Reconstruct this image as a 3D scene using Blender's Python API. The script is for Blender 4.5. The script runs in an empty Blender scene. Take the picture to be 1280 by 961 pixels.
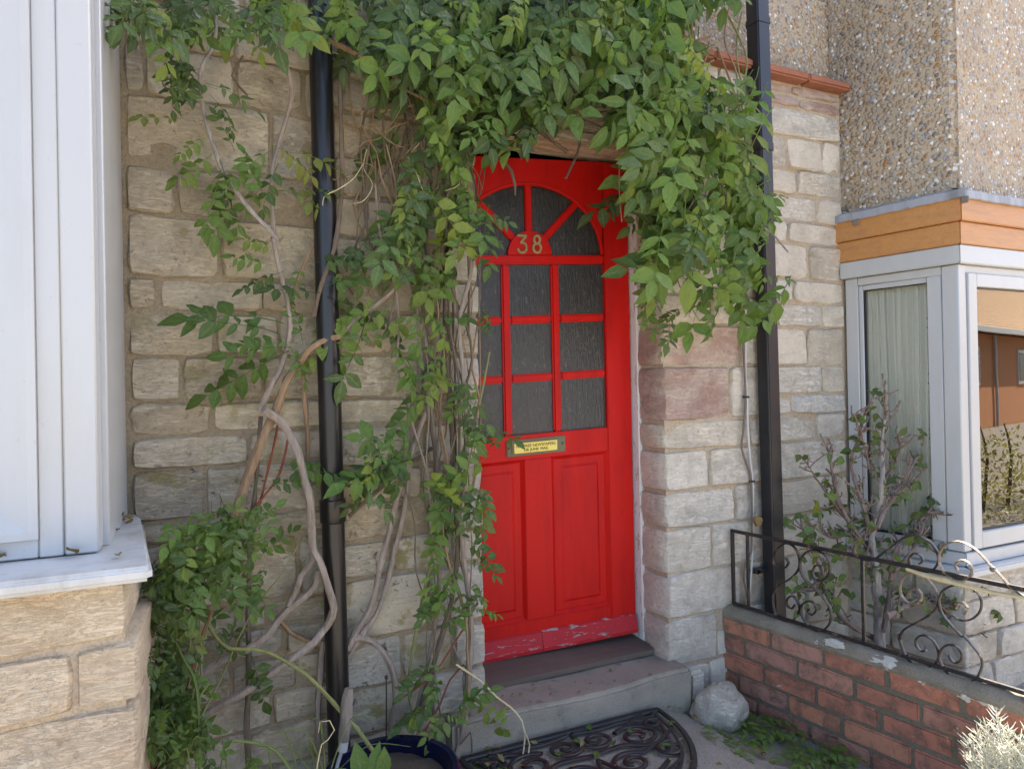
import bpy, bmesh, math, random
from mathutils import Vector, Matrix, noise
random.seed(38)
SC = bpy.context.scene
COL = SC.collection
R = math.radians

# ------------------------------------------------------------------ camera, sky, sun, exposure
EYE = Vector((0, 0, 1.2)); FOC = 850.0; YAW = R(25); ROLL = R(1.15); PITCH = R(.24)
_f0 = Vector((math.sin(YAW), math.cos(YAW), 0)); _r = Vector((math.cos(YAW), -math.sin(YAW), 0)); _z = Vector((0, 0, 1))
_f = _f0 * math.cos(PITCH) + _z * math.sin(PITCH); _u = _z * math.cos(PITCH) - _f0 * math.sin(PITCH)
cam = bpy.data.cameras.new('camera'); camo = bpy.data.objects.new('camera', cam); COL.objects.link(camo)
cam.sensor_width = 36; cam.lens = 36 * FOC / 1280; cam.clip_start = .05; cam.clip_end = 500
rx = _r * math.cos(ROLL) - _u * math.sin(ROLL); ry = _u * math.cos(ROLL) + _r * math.sin(ROLL)
m = Matrix((rx, ry, -_f)).transposed().to_4x4(); m.translation = EYE
camo.matrix_world = m
SC.camera = camo

SUN_AZ, SUN_EL = R(78.5), R(50)
w = bpy.data.worlds.new('World'); SC.world = w; w.use_nodes = True
nt = w.node_tree; sky = nt.nodes.new('ShaderNodeTexSky'); sky.sky_type = 'NISHITA'; sky.sun_disc = False
sky.sun_elevation = SUN_EL; sky.sun_rotation = SUN_AZ; sky.air_density = .75; sky.dust_density = 1.6
nt.links.new(sky.outputs[0], nt.nodes['Background'].inputs[0]); nt.nodes['Background'].inputs[1].default_value = .10
sl = bpy.data.lights.new('sun', 'SUN'); sl.energy = 5; sl.angle = R(.5); sl.color = (1, .91, .78)
so = bpy.data.objects.new('sun', sl); COL.objects.link(so)
sd = Vector((math.sin(SUN_AZ) * math.cos(SUN_EL), math.cos(SUN_AZ) * math.cos(SUN_EL), math.sin(SUN_EL)))
so.rotation_euler = sd.to_track_quat('Z', 'Y').to_euler(); so.location = (20, 5, 25)
SC.view_settings.view_transform = 'Standard'; SC.view_settings.look = 'None'
SC.view_settings.exposure = 2.45; SC.view_settings.gamma = 1
SC.cycles.max_bounces = 8; SC.cycles.transparent_max_bounces = 16
SC.cycles.use_denoising = True

def ray(u, v):
    a, b = u - 640, v - 480.5
    return (_f * FOC + _r * (a * math.cos(ROLL) - b * math.sin(ROLL)) + _u * (-a * math.sin(ROLL) - b * math.cos(ROLL)))
def atY(u, v, y):
    d = ray(u, v); return EYE + d * (y / d.y)
def atX(u, v, x):
    d = ray(u, v); return EYE + d * (x / d.x)
def atZ(u, v, z):
    d = ray(u, v); return EYE + d * ((z - EYE.z) / d.z)
def atP(u, v, p, n):
    d = ray(u, v); return EYE + d * ((Vector(p) - EYE).dot(n) / d.dot(n))

# ------------------------------------------------------------------ object helpers
WL = {}
def thing(name, loc, label=None, cat=None, group=None, kind=None):
    o = bpy.data.objects.new(name, None); COL.objects.link(o); o.location = loc; o.empty_display_size = .05
    WL[o.name] = Vector(loc); tag(o, label, cat, group, kind); return o
def tag(o, label=None, cat=None, group=None, kind=None):
    if label: o['label'] = label
    if cat: o['category'] = cat
    if group: o['group'] = group
    if kind: o['kind'] = kind
    return o
def link_mesh(name, me, mat, parent=None, loc=(0, 0, 0), smooth=True):
    o = bpy.data.objects.new(name, me); COL.objects.link(o)
    WL[o.name] = Vector(loc)
    if parent is not None:
        o.parent = parent; o.location = Vector(loc) - WL[parent.name]
    else:
        o.location = loc
    return o
def obj(name, bm, mat, parent=None, smooth=True, recalc=True, base=False):
    """link a bmesh given in world coordinates as one object with its origin at its middle (or foot)"""
    if recalc: bmesh.ops.recalc_face_normals(bm, faces=bm.faces)
    vs = [v.co for v in bm.verts]
    lo = Vector([min(v[i] for v in vs) for i in range(3)]); hi = Vector([max(v[i] for v in vs) for i in range(3)])
    c = (lo + hi) / 2
    if base: c.z = lo.z
    for v in bm.verts: v.co -= c
    if smooth:
        for f in bm.faces: f.smooth = True
    me = bpy.data.meshes.new(name); bm.to_mesh(me); bm.free()
    if smooth and smooth != 'all':
        try: me.set_sharp_from_angle(angle=R(38))
        except Exception: pass
    for mt in (mat if isinstance(mat, (list, tuple)) else [mat]): me.materials.append(mt)
    return link_mesh(name, me, mat, parent, c)
I = lambda x, y, z: Vector((x, y, z))
class Fr:
    """local frame: x along a face, y inwards, z up, optional sag (shear of z by x)"""
    def __init__(s, o, d=(1, 0, 0), n=None, sag=0):
        s.o = Vector(o); s.d = Vector(d).normalized(); s.n = Vector(n).normalized() if n is not None else Vector((-s.d.y, s.d.x, 0)); s.sag = sag
    def __call__(s, x, y, z):
        return s.o + s.d * x + s.n * y + Vector((0, 0, z - s.sag * x))
def box(bm, F, x0, x1, y0, y1, z0, z1, bev=.003, seg=1):
    vs = [bm.verts.new(F(x, y, z)) for z in (z0, z1) for y in (y0, y1) for x in (x0, x1)]
    fs = [bm.faces.new([vs[i] for i in q]) for q in ((0, 2, 3, 1), (4, 5, 7, 6), (0, 1, 5, 4), (2, 6, 7, 3), (0, 4, 6, 2), (1, 3, 7, 5))]
    if bev:
        es = list({e for f in fs for e in f.edges})
        bmesh.ops.bevel(bm, geom=es, offset=bev, segments=seg, affect='EDGES', clamp_overlap=True)
    return bm
def nb(): return bmesh.new()
def prism(bm, F, pts, y0, y1, bev=0):
    """polygon (x,z) extruded from depth y0 to y1"""
    a = [bm.verts.new(F(x, y0, z)) for x, z in pts]; b = [bm.verts.new(F(x, y1, z)) for x, z in pts]
    n = len(pts); fs = [bm.faces.new(a), bm.faces.new(b[::-1])]
    for i in range(n): fs.append(bm.faces.new((a[i], b[i], b[(i + 1) % n], a[(i + 1) % n])))
    if bev: bmesh.ops.bevel(bm, geom=list(fs[0].edges), offset=bev, segments=1, affect='EDGES', clamp_overlap=True)
    return bm
def spline(pts, step):
    """Catmull-Rom through (Vector, radius) pairs"""
    P = [p for p, _ in pts]; Q = [q for _, q in pts]; out = []
    for i in range(len(P) - 1):
        p0, p1, p2, p3 = P[max(i - 1, 0)], P[i], P[i + 1], P[min(i + 2, len(P) - 1)]
        n = max(1, int((p2 - p1).length / step))
        for k in range(n):
            t = k / n
            c = .5 * ((2 * p1) + (p2 - p0) * t + (2 * p0 - 5 * p1 + 4 * p2 - p3) * t * t + (3 * p1 - p0 - 3 * p2 + p3) * t ** 3)
            out.append((c, Q[i] * (1 - t) + Q[i + 1] * t))
    out.append(pts[-1]); return out
def tube(bm, pts, seg=6, step=.03, flat=None, rough=0, cap=True):
    pts = spline(pts, step) if step else pts
    rings = []; up = Vector((.13, -.9, .31)).normalized()
    n = len(pts)
    for i, (p, r) in enumerate(pts):
        t = (pts[min(i + 1, n - 1)][0] - pts[max(i - 1, 0)][0])
        t = t.normalized() if t.length > 1e-9 else Vector((0, 0, 1))
        a = flat - t * flat.dot(t) if flat is not None else up - t * up.dot(t)
        if a.length < 1e-4: a = t.orthogonal()
        a.normalize(); b = t.cross(a)
        if flat is None: up = a
        ring = []
        for k in range(seg):
            an = 2 * math.pi * (k + .5) / seg
            rr = r
            if rough: rr *= 1 + rough * (noise.noise(p * 38 + Vector((k * 3.1, 0, 0))) + .8 * noise.noise(p * 19))
            ca, sa = math.cos(an), math.sin(an)
            if flat is not None: q = p + a * ca * r * 1.9 + b * sa * r * .75
            else: q = p + (a * ca + b * sa) * rr
            ring.append(bm.verts.new(q))
        rings.append(ring)
    for i in range(n - 1):
        for k in range(seg):
            bm.faces.new((rings[i][k], rings[i][(k + 1) % seg], rings[i + 1][(k + 1) % seg], rings[i + 1][k]))
    if cap:
        bm.faces.new(rings[0][::-1]); bm.faces.new(rings[-1])
    return bm
def lathe(bm, c, prof, seg=32, axis=None):
    rings = []
    for r, z in prof:
        rings.append([bm.verts.new(Vector(c) + Vector((r * math.cos(2 * math.pi * k / seg), r * math.sin(2 * math.pi * k / seg), z))) for k in range(seg)])
    for i in range(len(prof) - 1):
        for k in range(seg): bm.faces.new((rings[i][k], rings[i][(k + 1) % seg], rings[i + 1][(k + 1) % seg], rings[i + 1][k]))
    return bm

# ------------------------------------------------------------------ materials
class NT:
    def __init__(s, name):
        s.m = bpy.data.materials.new(name); s.m.use_nodes = True; s.t = s.m.node_tree; s.b = s.t.nodes['Principled BSDF']; s.out = s.t.nodes['Material Output']
    def n(s, typ, **kw):
        x = s.t.nodes.new('ShaderNode' + typ)
        for k, v in kw.items():
            if k.startswith('i_'): s.set(x.inputs[int(k[2:])] if k[2:].isdigit() else x.inputs[k[2:].replace('_', ' ')], v)
            else: setattr(x, k, v)
        return x
    def set(s, inp, v):
        if hasattr(v, 'is_output'): s.t.links.new(v, inp)
        elif isinstance(v, tuple) and len(v) == 3 and inp.type == 'RGBA': inp.default_value = (*v, 1)
        else: inp.default_value = v
    def co(s, scale=(1, 1, 1), rand=True, kind='Object'):
        tc = s.n('TexCoord').outputs[kind]
        if rand:
            oi = s.n('ObjectInfo').outputs['Random']
            mu = s.n('Math', operation='MULTIPLY', i_0=oi, i_1=37.0).outputs[0]
            tc = s.n('VectorMath', operation='ADD', i_0=tc, i_1=mu).outputs[0]
        if scale != (1, 1, 1): tc = s.n('VectorMath', operation='MULTIPLY', i_0=tc, i_1=scale).outputs[0]
        return tc
    def noise(s, vec, scale, detail=4, rough=.6, dist=0):
        return s.n('TexNoise', i_Vector=vec, i_Scale=scale, i_Detail=detail, i_Roughness=rough, i_Distortion=dist).outputs['Fac']
    def ramp(s, fac, stops, interp='LINEAR'):
        r = s.n('ValToRGB', i_0=fac); e = r.color_ramp; e.interpolation = interp
        while len(e.elements) > 1: e.elements.remove(e.elements[-1])
        e.elements[0].position = stops[0][0]; c = stops[0][1]; e.elements[0].color = (*c, 1) if isinstance(c, tuple) else (c, c, c, 1)
        for p, c in stops[1:]:
            x = e.elements.new(p); x.color = (*c, 1) if isinstance(c, tuple) else (c, c, c, 1)
        return r.outputs[0]
    def mix(s, fac, a, b, mode='MIX'):
        x = s.n('Mix', data_type='RGBA', blend_type=mode); s.set(x.inputs[0], fac); s.set(x.inputs[6], a); s.set(x.inputs[7], b); return x.outputs[2]
    def math(s, op, a, b=0.0): return s.n('Math', operation=op, i_0=a, i_1=b).outputs[0]
    def bump(s, h, st=.5, dist=.01, prev=None):
        x = s.n('Bump', i_Strength=st, i_Distance=dist, i_Height=h)
        if prev is not None: s.set(x.inputs['Normal'], prev)
        return x.outputs[0]
    def fin(s, col=None, rough=.8, nrm=None, spec=.3, metal=0, **kw):
        if col is not None: s.set(s.b.inputs['Base Color'], col)
        s.set(s.b.inputs['Roughness'], rough); s.set(s.b.inputs['Specular IOR Level'], spec); s.set(s.b.inputs['Metallic'], metal)
        if nrm is not None: s.set(s.b.inputs['Normal'], nrm)
        for k, v in kw.items(): s.set(s.b.inputs[k.replace('_', ' ')], v)
        return s.m
def rnd(t): return t.n('ObjectInfo').outputs['Random']

def m_stone(name, cols, stain=(.16, .13, .085), lichen=.0, pink=.0):
    t = NT(name); c = t.co(); r = rnd(t)
    r2 = t.math('FRACT', t.math('MULTIPLY', r, 7.31)); r3 = t.math('FRACT', t.math('MULTIPLY', r, 23.7))
    base = t.ramp(r, [(i / (len(cols) - 1), k) for i, k in enumerate(cols)])
    n1 = t.noise(c, 9, 5, .65, .4); n2 = t.noise(t.co((7, 7, 26)), 1.6, 6, .7, .8); n3 = t.noise(c, 70, 4, .7)
    col = t.mix(t.ramp(n1, [(.34, 1.0), (.56, 0.0)]), base, t.mix(.42, base, stain))
    col = t.mix(t.math('MULTIPLY', t.ramp(n2, [(.5, 0.0), (.66, .85)]), r2), col, t.mix(.55, base, (.66, .60, .48)))
    crk = t.ramp(t.noise(t.co((5, 5, 30)), 2.6, 8, .78, 1.6), [(.455, 0.0), (.485, .75), (.515, 0.0)])
    col = t.mix(t.math('MULTIPLY', crk, t.ramp(n1, [(.45, .0), (.62, .55)])), col, t.mix(.75, base, stain))
    col = t.mix(t.ramp(n3, [(.28, .75), (.42, 0.0)]), col, t.mix(.6, base, (.1, .085, .06)))
    if pink: col = t.mix(t.math('MULTIPLY', t.ramp(t.noise(c, 5, 4, .6, .5), [(.42, 0.0), (.62, 1.0)]), pink), col, (.34, .19, .15))
    if lichen:
        l = t.math('MULTIPLY', t.ramp(t.noise(c, 24, 5, .7, .6), [(.6, 0.0), (.66, .8)]), lichen)
        col = t.mix(l, col, (.035, .032, .026))
        l2 = t.math('MULTIPLY', t.ramp(t.noise(t.co((1, 1, 1), True), 6.3, 5, .7), [(.56, 0.0), (.64, 1.0)]), lichen)
        col = t.mix(l2, col, (.26, .22, .09))
    h = t.math('ADD', t.math('MULTIPLY', n2, t.math('ADD', t.math('MULTIPLY', r2, 1.0), .15)), t.math('SUBTRACT', t.math('MULTIPLY', n3, .5), t.math('MULTIPLY', crk, t.math('MULTIPLY', r3, .5))))
    b = t.bump(h, .6, .014)
    b = t.bump(t.n('TexVoronoi', i_Vector=c, i_Scale=48).outputs[0], .25, .006, b); b = t.bump(t.math('MULTIPLY', t.ramp(t.noise(c, 22, 5, .75), [(.36, 0.0), (.46, 1.0)]), r3), .5, .008, b)
    return t.fin(col, .92, b, .2)
M = {}
M['stone_left'] = m_stone('stone_left', [(.49, .405, .275), (.58, .49, .35), (.53, .45, .325), (.43, .345, .225), (.58, .505, .39)], lichen=.55)
M['stone_low'] = m_stone('stone_low', [(.45, .385, .28), (.54, .47, .35), (.38, .32, .23), (.58, .52, .42)], lichen=.9)
M['stone_quoin'] = m_stone('stone_quoin', [(.52, .46, .36), (.55, .50, .42)], lichen=.3)
M['stone_right'] = m_stone('stone_right', [(.68, .60, .48), (.74, .67, .56), (.64, .55, .43), (.72, .66, .57), (.68, .58, .43)], stain=(.25, .21, .155), lichen=.12)
M['stone_red'] = m_stone('stone_red', [(.58, .47, .39), (.54, .43, .36)], stain=(.3, .18, .14), lichen=.2, pink=.55)
M['stone_bay'] = m_stone('stone_bay', [(.58, .455, .30), (.62, .51, .37), (.55, .455, .33)], stain=(.36, .23, .12), lichen=.05)
M['stone_bayred'] = m_stone('stone_bayred', [(.57, .46, .33), (.55, .45, .32)], stain=(.38, .26, .16), pink=.15)
M['boulder'] = m_stone('boulder', [(.54, .48, .38), (.54, .48, .38)], stain=(.33, .28, .20), lichen=.3)
M['dressed'] = m_stone('dressed', [(.46, .40, .30), (.5, .44, .33)], stain=(.3, .22, .13), lichen=.2)

def m_mortar(name, a, b, dark=.35):
    t = NT(name); c = t.co(rand=False); n1 = t.noise(c, 6, 5, .65); n2 = t.noise(c, 120, 3, .7)
    col = t.mix(n1, a, b); col = t.mix(t.ramp(n2, [(.32, dark), (.55, 0.0)]), col, (.1, .085, .06))
    return t.fin(col, .95, t.bump(t.math('ADD', n2, t.noise(c, 30, 4)), .6, .008), .15)
M['mortar_left'] = m_mortar('mortar_left', (.36, .285, .185), (.27, .215, .14))
M['mortar_right'] = m_mortar('mortar_right', (.52, .42, .30), (.44, .36, .27))
M['mortar_brick'] = m_mortar('mortar_brick', (.22, .19, .14), (.15, .13, .09))

def m_paint(name, col, dirt=(.45, .43, .36), amt=.25, rough=.35, chip=None, chipamt=0, zstretch=(2, 2, 14), bumpy=.08, spec=.5):
    t = NT(name); c = t.co()
    g = t.noise(t.co((9, 9, 1.6)), 1.5, 5, .65); sp = t.noise(c, 60, 3, .6)
    cc = t.mix(t.math('MULTIPLY', t.ramp(g, [(.45, 0.0), (.75, 1.0)]), amt), col, dirt)
    cc = t.mix(t.ramp(sp, [(.68, 0.0), (.74, min(1.0, amt * 1.6))]), cc, dirt)
    if chip:
        k = t.ramp(t.noise(t.co(zstretch), 5, 6, .72, .5), [(.60 - chipamt * .12, 0.0), (.625 - chipamt * .12, 1.0)])
        cc = t.mix(k, cc, chip); rough = t.mix(k, (rough,) * 3, (.85, .85, .85))
        nrm = t.bump(t.math('SUBTRACT', t.math('MULTIPLY', g, .3), k), .4, .002)
    else: nrm = t.bump(t.math('ADD', t.noise(c, 26, 4), t.math('MULTIPLY', g, .6)), bumpy, .006)
    return t.fin(cc, rough, nrm, spec)
M['upvc'] = m_paint('upvc', (.49, .493, .485), (.33, .31, .26), .2, .28, bumpy=.02)
M['sill_white'] = m_paint('sill_white', (.52, .52, .505), (.3, .28, .24), .75, .45, bumpy=.1)
M['frame_paint'] = m_paint('frame_paint', (.76, .74, .72), (.5, .44, .36), .35, .5, chip=(.46, .39, .30), chipamt=.15, zstretch=(12, 12, 3))
M['head_paint'] = m_paint('head_paint', (.44, .34, .22), (.26, .19, .12), .6, .7, chip=(.62, .54, .42), chipamt=.75, zstretch=(2, 8, 14))
M['red'] = m_paint('red', (.58, .009, .006), (.36, .006, .006), .7, .45, bumpy=.16, spec=.2)
M['red_worn'] = m_paint('red_worn', (.45, .02, .026), (.3, .02, .025), .5, .5, chip=(.36, .28, .26), chipamt=.12, zstretch=(2.2, 2.2, 14), spec=.2)
M['black_plastic'] = m_paint('black_plastic', (.008, .008, .009), (.05, .035, .025), .35, .3, bumpy=.03)
M['black_pvc'] = m_paint('black_pvc', (.018, .019, .023), (.09, .06, .04), .3, .34, bumpy=.03)
M['iron'] = m_paint('iron', (.014, .014, .016), (.1, .055, .03), .4, .42, chip=(.12, .07, .04), chipamt=.12, zstretch=(7, 7, 7))
M['iron_pale'] = m_paint('iron_pale', (.13, .1, .075), (.2, .15, .1), .5, .5, chip=(.3, .25, .19), chipamt=.5, zstretch=(9, 9, 9))  # lighter, patchy brown iron for the far scrolls
M['brass_old'] = m_paint('brass_old', (.19, .14, .07), (.1, .14, .08), .9, .5)
M['verdigris'] = m_paint('verdigris', (.34, .27, .13), (.17, .27, .13), 1.0, .5)
M['plate_yellow'] = m_paint('plate_yellow', (.86, .68, .12), (.8, .72, .4), .25, .3)
M['ink'] = m_paint('ink', (.08, .045, .01), (.08, .045, .01), 0, .6)
M['lead'] = m_paint('lead', (.33, .34, .37), (.12, .115, .1), .8, .55, bumpy=.3)
M['cable_white'] = m_paint('cable_white', (.55, .54, .52), (.3, .27, .23), .5, .5)
M['cable_brown'] = m_paint('cable_brown', (.16, .12, .1), (.1, .08, .06), .5, .5)
M['grey_plate'] = m_paint('grey_plate', (.22, .24, .29), (.15, .15, .15), .3, .4)
M['pot'] = m_paint('pot', (.004, .005, .028), (.02, .02, .04), .2, .12, bumpy=.03)
M['steel'] = m_paint('steel', (.5, .5, .5), (.3, .28, .25), .4, .3)
M['rubber'] = m_paint('rubber', (.013, .013, .014), (.05, .045, .04), .45, .45, bumpy=.15)

def m_wood(name, a, b, sc=(3, 26, 26), rough=.42):
    t = NT(name); c = t.co(sc)
    n = t.noise(c, 2.2, 5, .6, 1.2); col = t.mix(n, a, b)
    kn = t.n('TexVoronoi', i_Vector=t.co((3, 3, 9)), i_Scale=1.2).outputs[0]
    col = t.mix(t.ramp(kn, [(.0, .8), (.09, 0.0)]), col, (.14, .06, .02))
    gr = t.ramp(t.noise(t.co((3, 3, 16)), 2.0, 6, .7), [(.52, 0.0), (.7, .4)])
    col = t.mix(gr, col, (.19, .15, .11))
    return t.fin(col, rough, t.bump(n, .25, .004), .4)
M['cedar'] = m_wood('cedar', (.60, .31, .11), (.40, .165, .05))
M['threshold'] = m_wood('threshold', (.15, .11, .085), (.09, .068, .052), rough=.75)
M['grey_wood'] = m_wood('grey_wood', (.26, .22, .18), (.12, .10, .085), (30, 30, 3), .85)

def m_bark(name, a, b, moss=0):
    t = NT(name); c = t.co((1, 1, 1)); n = t.noise(t.co((60, 60, 14)), 1, 5, .7, .5); n2 = t.noise(c, 14, 4)
    col = t.mix(t.ramp(n, [(.3, 0.0), (.7, 1.0)]), a, b)
    if moss: col = t.mix(t.ramp(n2, [(.5, 0.0), (.65, moss)]), col, (.1, .12, .03))
    return t.fin(col, .85, t.bump(n, .5, .004), .2)
M['bark_grey'] = m_bark('bark_grey', (.19, .145, .11), (.36, .30, .245))
M['bark_brown'] = m_bark('bark_brown', (.20, .13, .075), (.33, .22, .13))
M['bark_dark'] = m_bark('bark_dark', (.10, .075, .055), (.19, .14, .105), .4)
M['bark_green'] = m_bark('bark_green', (.14, .16, .05), (.26, .24, .10))
M['bark_red'] = m_bark('bark_red', (.20, .05, .03), (.26, .09, .05))
M['bark_pale'] = m_bark('bark_pale', (.20, .165, .14), (.42, .37, .32))
M['twig'] = m_bark('twig', (.13, .09, .075), (.26, .20, .17))
M['straw'] = m_bark('straw', (.50, .40, .22), (.62, .52, .32))

def m_leaf(name, stops, tr=.42, veins=True, rough=.42):
    t = NT(name); r = rnd(t); base = t.ramp(r, stops)
    c = t.co(rand=True)
    n = t.noise(c, 13, 3, .6); base = t.mix(t.ramp(n, [(.35, 0.0), (.75, .5)]), base, t.mix(.5, base, (.17, .20, .03)))
    n2 = t.noise(c, 45, 3, .6); base = t.mix(t.ramp(n2, [(.70, 0.0), (.78, .7)]), base, (.20, .13, .03))
    rib = t.n('Attribute', attribute_name='rib').outputs['Fac']; base = t.mix(t.ramp(rib, [(.78, 0.0), (.95, .55)]), base, t.mix(.6, base, (.30, .36, .12)))
    geo = t.n('NewGeometry').outputs['Backfacing']; base = t.mix(t.math('MULTIPLY', geo, .35), base, (.15, .2, .09))
    t.fin(base, rough, t.bump(t.noise(c, 9, 3), .35, .05), .28)
    tl = t.n('BsdfTranslucent', i_0=t.mix(.4, base, (.20, .30, .02)))
    ms = t.n('MixShader', i_0=tr, i_1=t.b.outputs[0], i_2=tl.outputs[0])
    t.t.links.new(ms.outputs[0], t.out.inputs[0]); return t.m
G0, G1, G2, G3 = (.018, .052, .008), (.05, .125, .014), (.12, .24, .022), (.30, .34, .035)
M['leaf'] = m_leaf('leaf', [(0, G0), (.35, G1), (.7, G2), (.85, (.14, .25, .025)), (1, G3)])
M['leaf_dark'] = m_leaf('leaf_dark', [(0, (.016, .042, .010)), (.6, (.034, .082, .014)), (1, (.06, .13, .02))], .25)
M['leaf_pale'] = m_leaf('leaf_pale', [(0, (.10, .17, .05)), (.5, (.14, .22, .06)), (1, (.2, .25, .05))])
M['leaf_yellow'] = m_leaf('leaf_yellow', [(0, (.20, .24, .03)), (1, (.3, .28, .03))])
M['leaf_drape'] = m_leaf('leaf_drape', [(0, G1), (.3, G2), (.75, (.19, .32, .032)), (1, (.32, .38, .045))], .4)
M['leaf_shrub'] = m_leaf('leaf_shrub', [(0, (.06, .1, .02)), (.5, (.09, .13, .025)), (1, (.16, .15, .03))])
M['leaf_dry'] = m_leaf('leaf_dry', [(0, (.18, .09, .04)), (.5, (.27, .14, .06)), (1, (.33, .2, .1))], .15, rough=.8)
M['leaf_gold'] = m_leaf('leaf_gold', [(0, (.42, .34, .10)), (.5, (.58, .45, .18)), (1, (.42, .36, .12))], .3)
M['silver'] = m_leaf('silver', [(0, (.66, .65, .54)), (1, (.74, .72, .62))], .2, rough=.8)
M['grass'] = m_leaf('grass', [(0, (.13, .19, .05)), (1, (.24, .28, .1))])

def m_roughcast():
    t = NT('roughcast'); c = t.co(rand=False)
    c2 = t.n('VectorMath', operation='ADD', i_0=c, i_1=t.n('VectorMath', operation='SCALE', i_0=t.n('TexNoise', i_Vector=c, i_Scale=60.0).outputs['Color'], i_Scale=.012).outputs[0]).outputs[0]
    v = t.n('TexVoronoi', i_Vector=c2, i_Scale=62.0, i_Randomness=1.0)
    sep = t.n('SeparateColor', i_0=v.outputs['Color'])
    peb = t.ramp(sep.outputs[0], [(0, (.22, .18, .15)), (.08, (.44, .34, .24)), (.3, (.42, .23, .10)), (.42, (.46, .38, .28)), (.6, (.31, .26, .22)), (.72, (.55, .52, .47)), (.85, (.36, .37, .40)), (.93, (.75, .73, .68))], 'CONSTANT')
    mort = t.mix(t.noise(c, 3.5, 4), (.50, .40, .28), (.40, .33, .24))
    size = t.math('MULTIPLY', sep.outputs[1], .34)
    k = t.math('LESS_THAN', v.outputs['Distance'], t.math('ADD', size, .33))
    col = t.mix(k, mort, peb)
    col = t.mix(t.ramp(t.noise(c, 2.2, 4, .6), [(.5, 0.0), (.75, .5)]), col, t.mix(.6, col, (.13, .11, .09)))
    h = t.ramp(v.outputs['Distance'], [(.0, 1.0), (.38, .75), (.62, 0.0)])
    b = t.bump(h, .7, .012); b = t.bump(t.noise(c, 190, 3), .3, .003, b)
    return t.fin(col, t.mix(k, (.95,) * 3, (.55,) * 3), b, .3)
M['roughcast'] = m_roughcast()

def m_concrete(name, a, b, sc=1.0, spots=.4):
    t = NT(name); c = t.co(rand=False); n = t.noise(c, 4 * sc, 6, .65); n2 = t.noise(c, 160 * sc, 3, .7)
    col = t.mix(t.ramp(n, [(.3, 0.0), (.7, 1.0)]), a, b); col = t.mix(t.ramp(n2, [(.35, spots), (.5, 0.0), (.62, 0.0), (.7, spots * .8)]), col, t.mix(.5, col, (.5, .47, .43)))
    col = t.mix(t.ramp(t.noise(c, 18, 5, .7), [(.55, 0.0), (.7, .5)]), col, (.10, .09, .08))
    return t.fin(col, .9, t.bump(t.math('ADD', n2, n), .5, .006), .25)
M['step'] = m_concrete('step', (.35, .30, .23), (.23, .195, .15))
M['path'] = m_concrete('path', (.29, .255, .205), (.20, .18, .145), 1.0, .8)
M['soil'] = m_concrete('soil', (.10, .07, .045), (.06, .045, .03), 2, .3)
M['cap'] = m_concrete('cap', (.28, .24, .175), (.17, .145, .10), 2, .7)
M['tile'] = m_concrete('tile', (.40, .155, .085), (.30, .115, .07), 2, .3)

def m_brick():
    t = NT('brick'); c = t.co(); r = rnd(t)
    col = t.ramp(r, [(0, (.41, .17, .11)), (.3, (.47, .19, .115)), (.6, (.37, .165, .115)), (.85, (.43, .23, .17)), (1, (.50, .20, .10))])
    n = t.noise(c, 14, 5, .7, .4); n2 = t.noise(c, 90, 3, .7)
    col = t.mix(t.ramp(n, [(.45, 0.0), (.65, .8)]), col, (.13, .085, .065)); col = t.mix(t.ramp(n2, [(.3, .6), (.42, 0.0)]), col, (.35, .25, .2))
    col = t.mix(t.ramp(t.noise(c, 22, 4, .7, .3), [(.66, 0.0), (.7, .8)]), col, (.5, .40, .35))
    return t.fin(col, .9, t.bump(t.math('ADD', n, n2), .5, .006), .2)
M['brick'] = m_brick()

def m_lichen():
    t = NT('lichen'); c = t.co(); n = t.noise(c, 60, 4, .7)
    return t.fin(t.mix(n, (.62, .60, .52), (.42, .40, .33)), .95, t.bump(n, .8, .004), .1)
M['lichen'] = m_lichen()
def m_plain(name, a, b, sc):
    t = NT(name); n = t.noise(t.co((1, 1, 8), False), sc, 4); return t.fin(t.mix(n, a, b), .85, t.bump(n, .3, .01), .2)
M['far_tile'] = m_plain('far_tile', (.60, .42, .26), (.48, .32, .19), 3)
M['far_brick'] = m_plain('far_brick', (.55, .27, .14), (.45, .21, .10), 4)

def m_glass(name, tint=(.9, .96, .95), boost=1.0):
    t = NT(name)
    fr = t.n('Fresnel', i_IOR=1.5); g = t.n('BsdfGlossy', i_Roughness=.005); tr = t.n('BsdfTransparent', i_0=tint)
    fac = t.n('Math', operation='MULTIPLY', use_clamp=True, i_0=fr.outputs[0], i_1=boost).outputs[0]
    w = t.noise(t.co(rand=False), 1.4, 2); t.set(g.inputs['Normal'], t.bump(w, .02, .02))
    ms = t.n('MixShader', i_0=fac, i_1=tr.outputs[0], i_2=g.outputs[0]); t.t.links.new(ms.outputs[0], t.out.inputs[0]); return t.m
M['glass'] = m_glass('glass', boost=2.2)
M['glass_side'] = m_glass('glass_side', (.97, .99, .985), 1.2)
def m_obscure():
    t = NT('obscure_glass'); c = t.co((150, 150, 16), rand=True)
    n = t.noise(c, 1, 3, .6, .6); n3 = t.noise(t.co((1, 1, 1)), 7, 3)
    n4 = t.noise(t.co((60, 60, 30)), 1.2, 5, .75)
    col = t.mix(n3, (.06, .052, .047), (.018, .016, .015)); col = t.mix(t.ramp(n4, [(.56, 0.0), (.72, .55)]), col, (.17, .15, .13))
    b = t.bump(n, .35, .008); b = t.bump(n4, .35, .01, b)
    return t.fin(col, .22, b, .6)
M['obscure'] = m_obscure()
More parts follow.
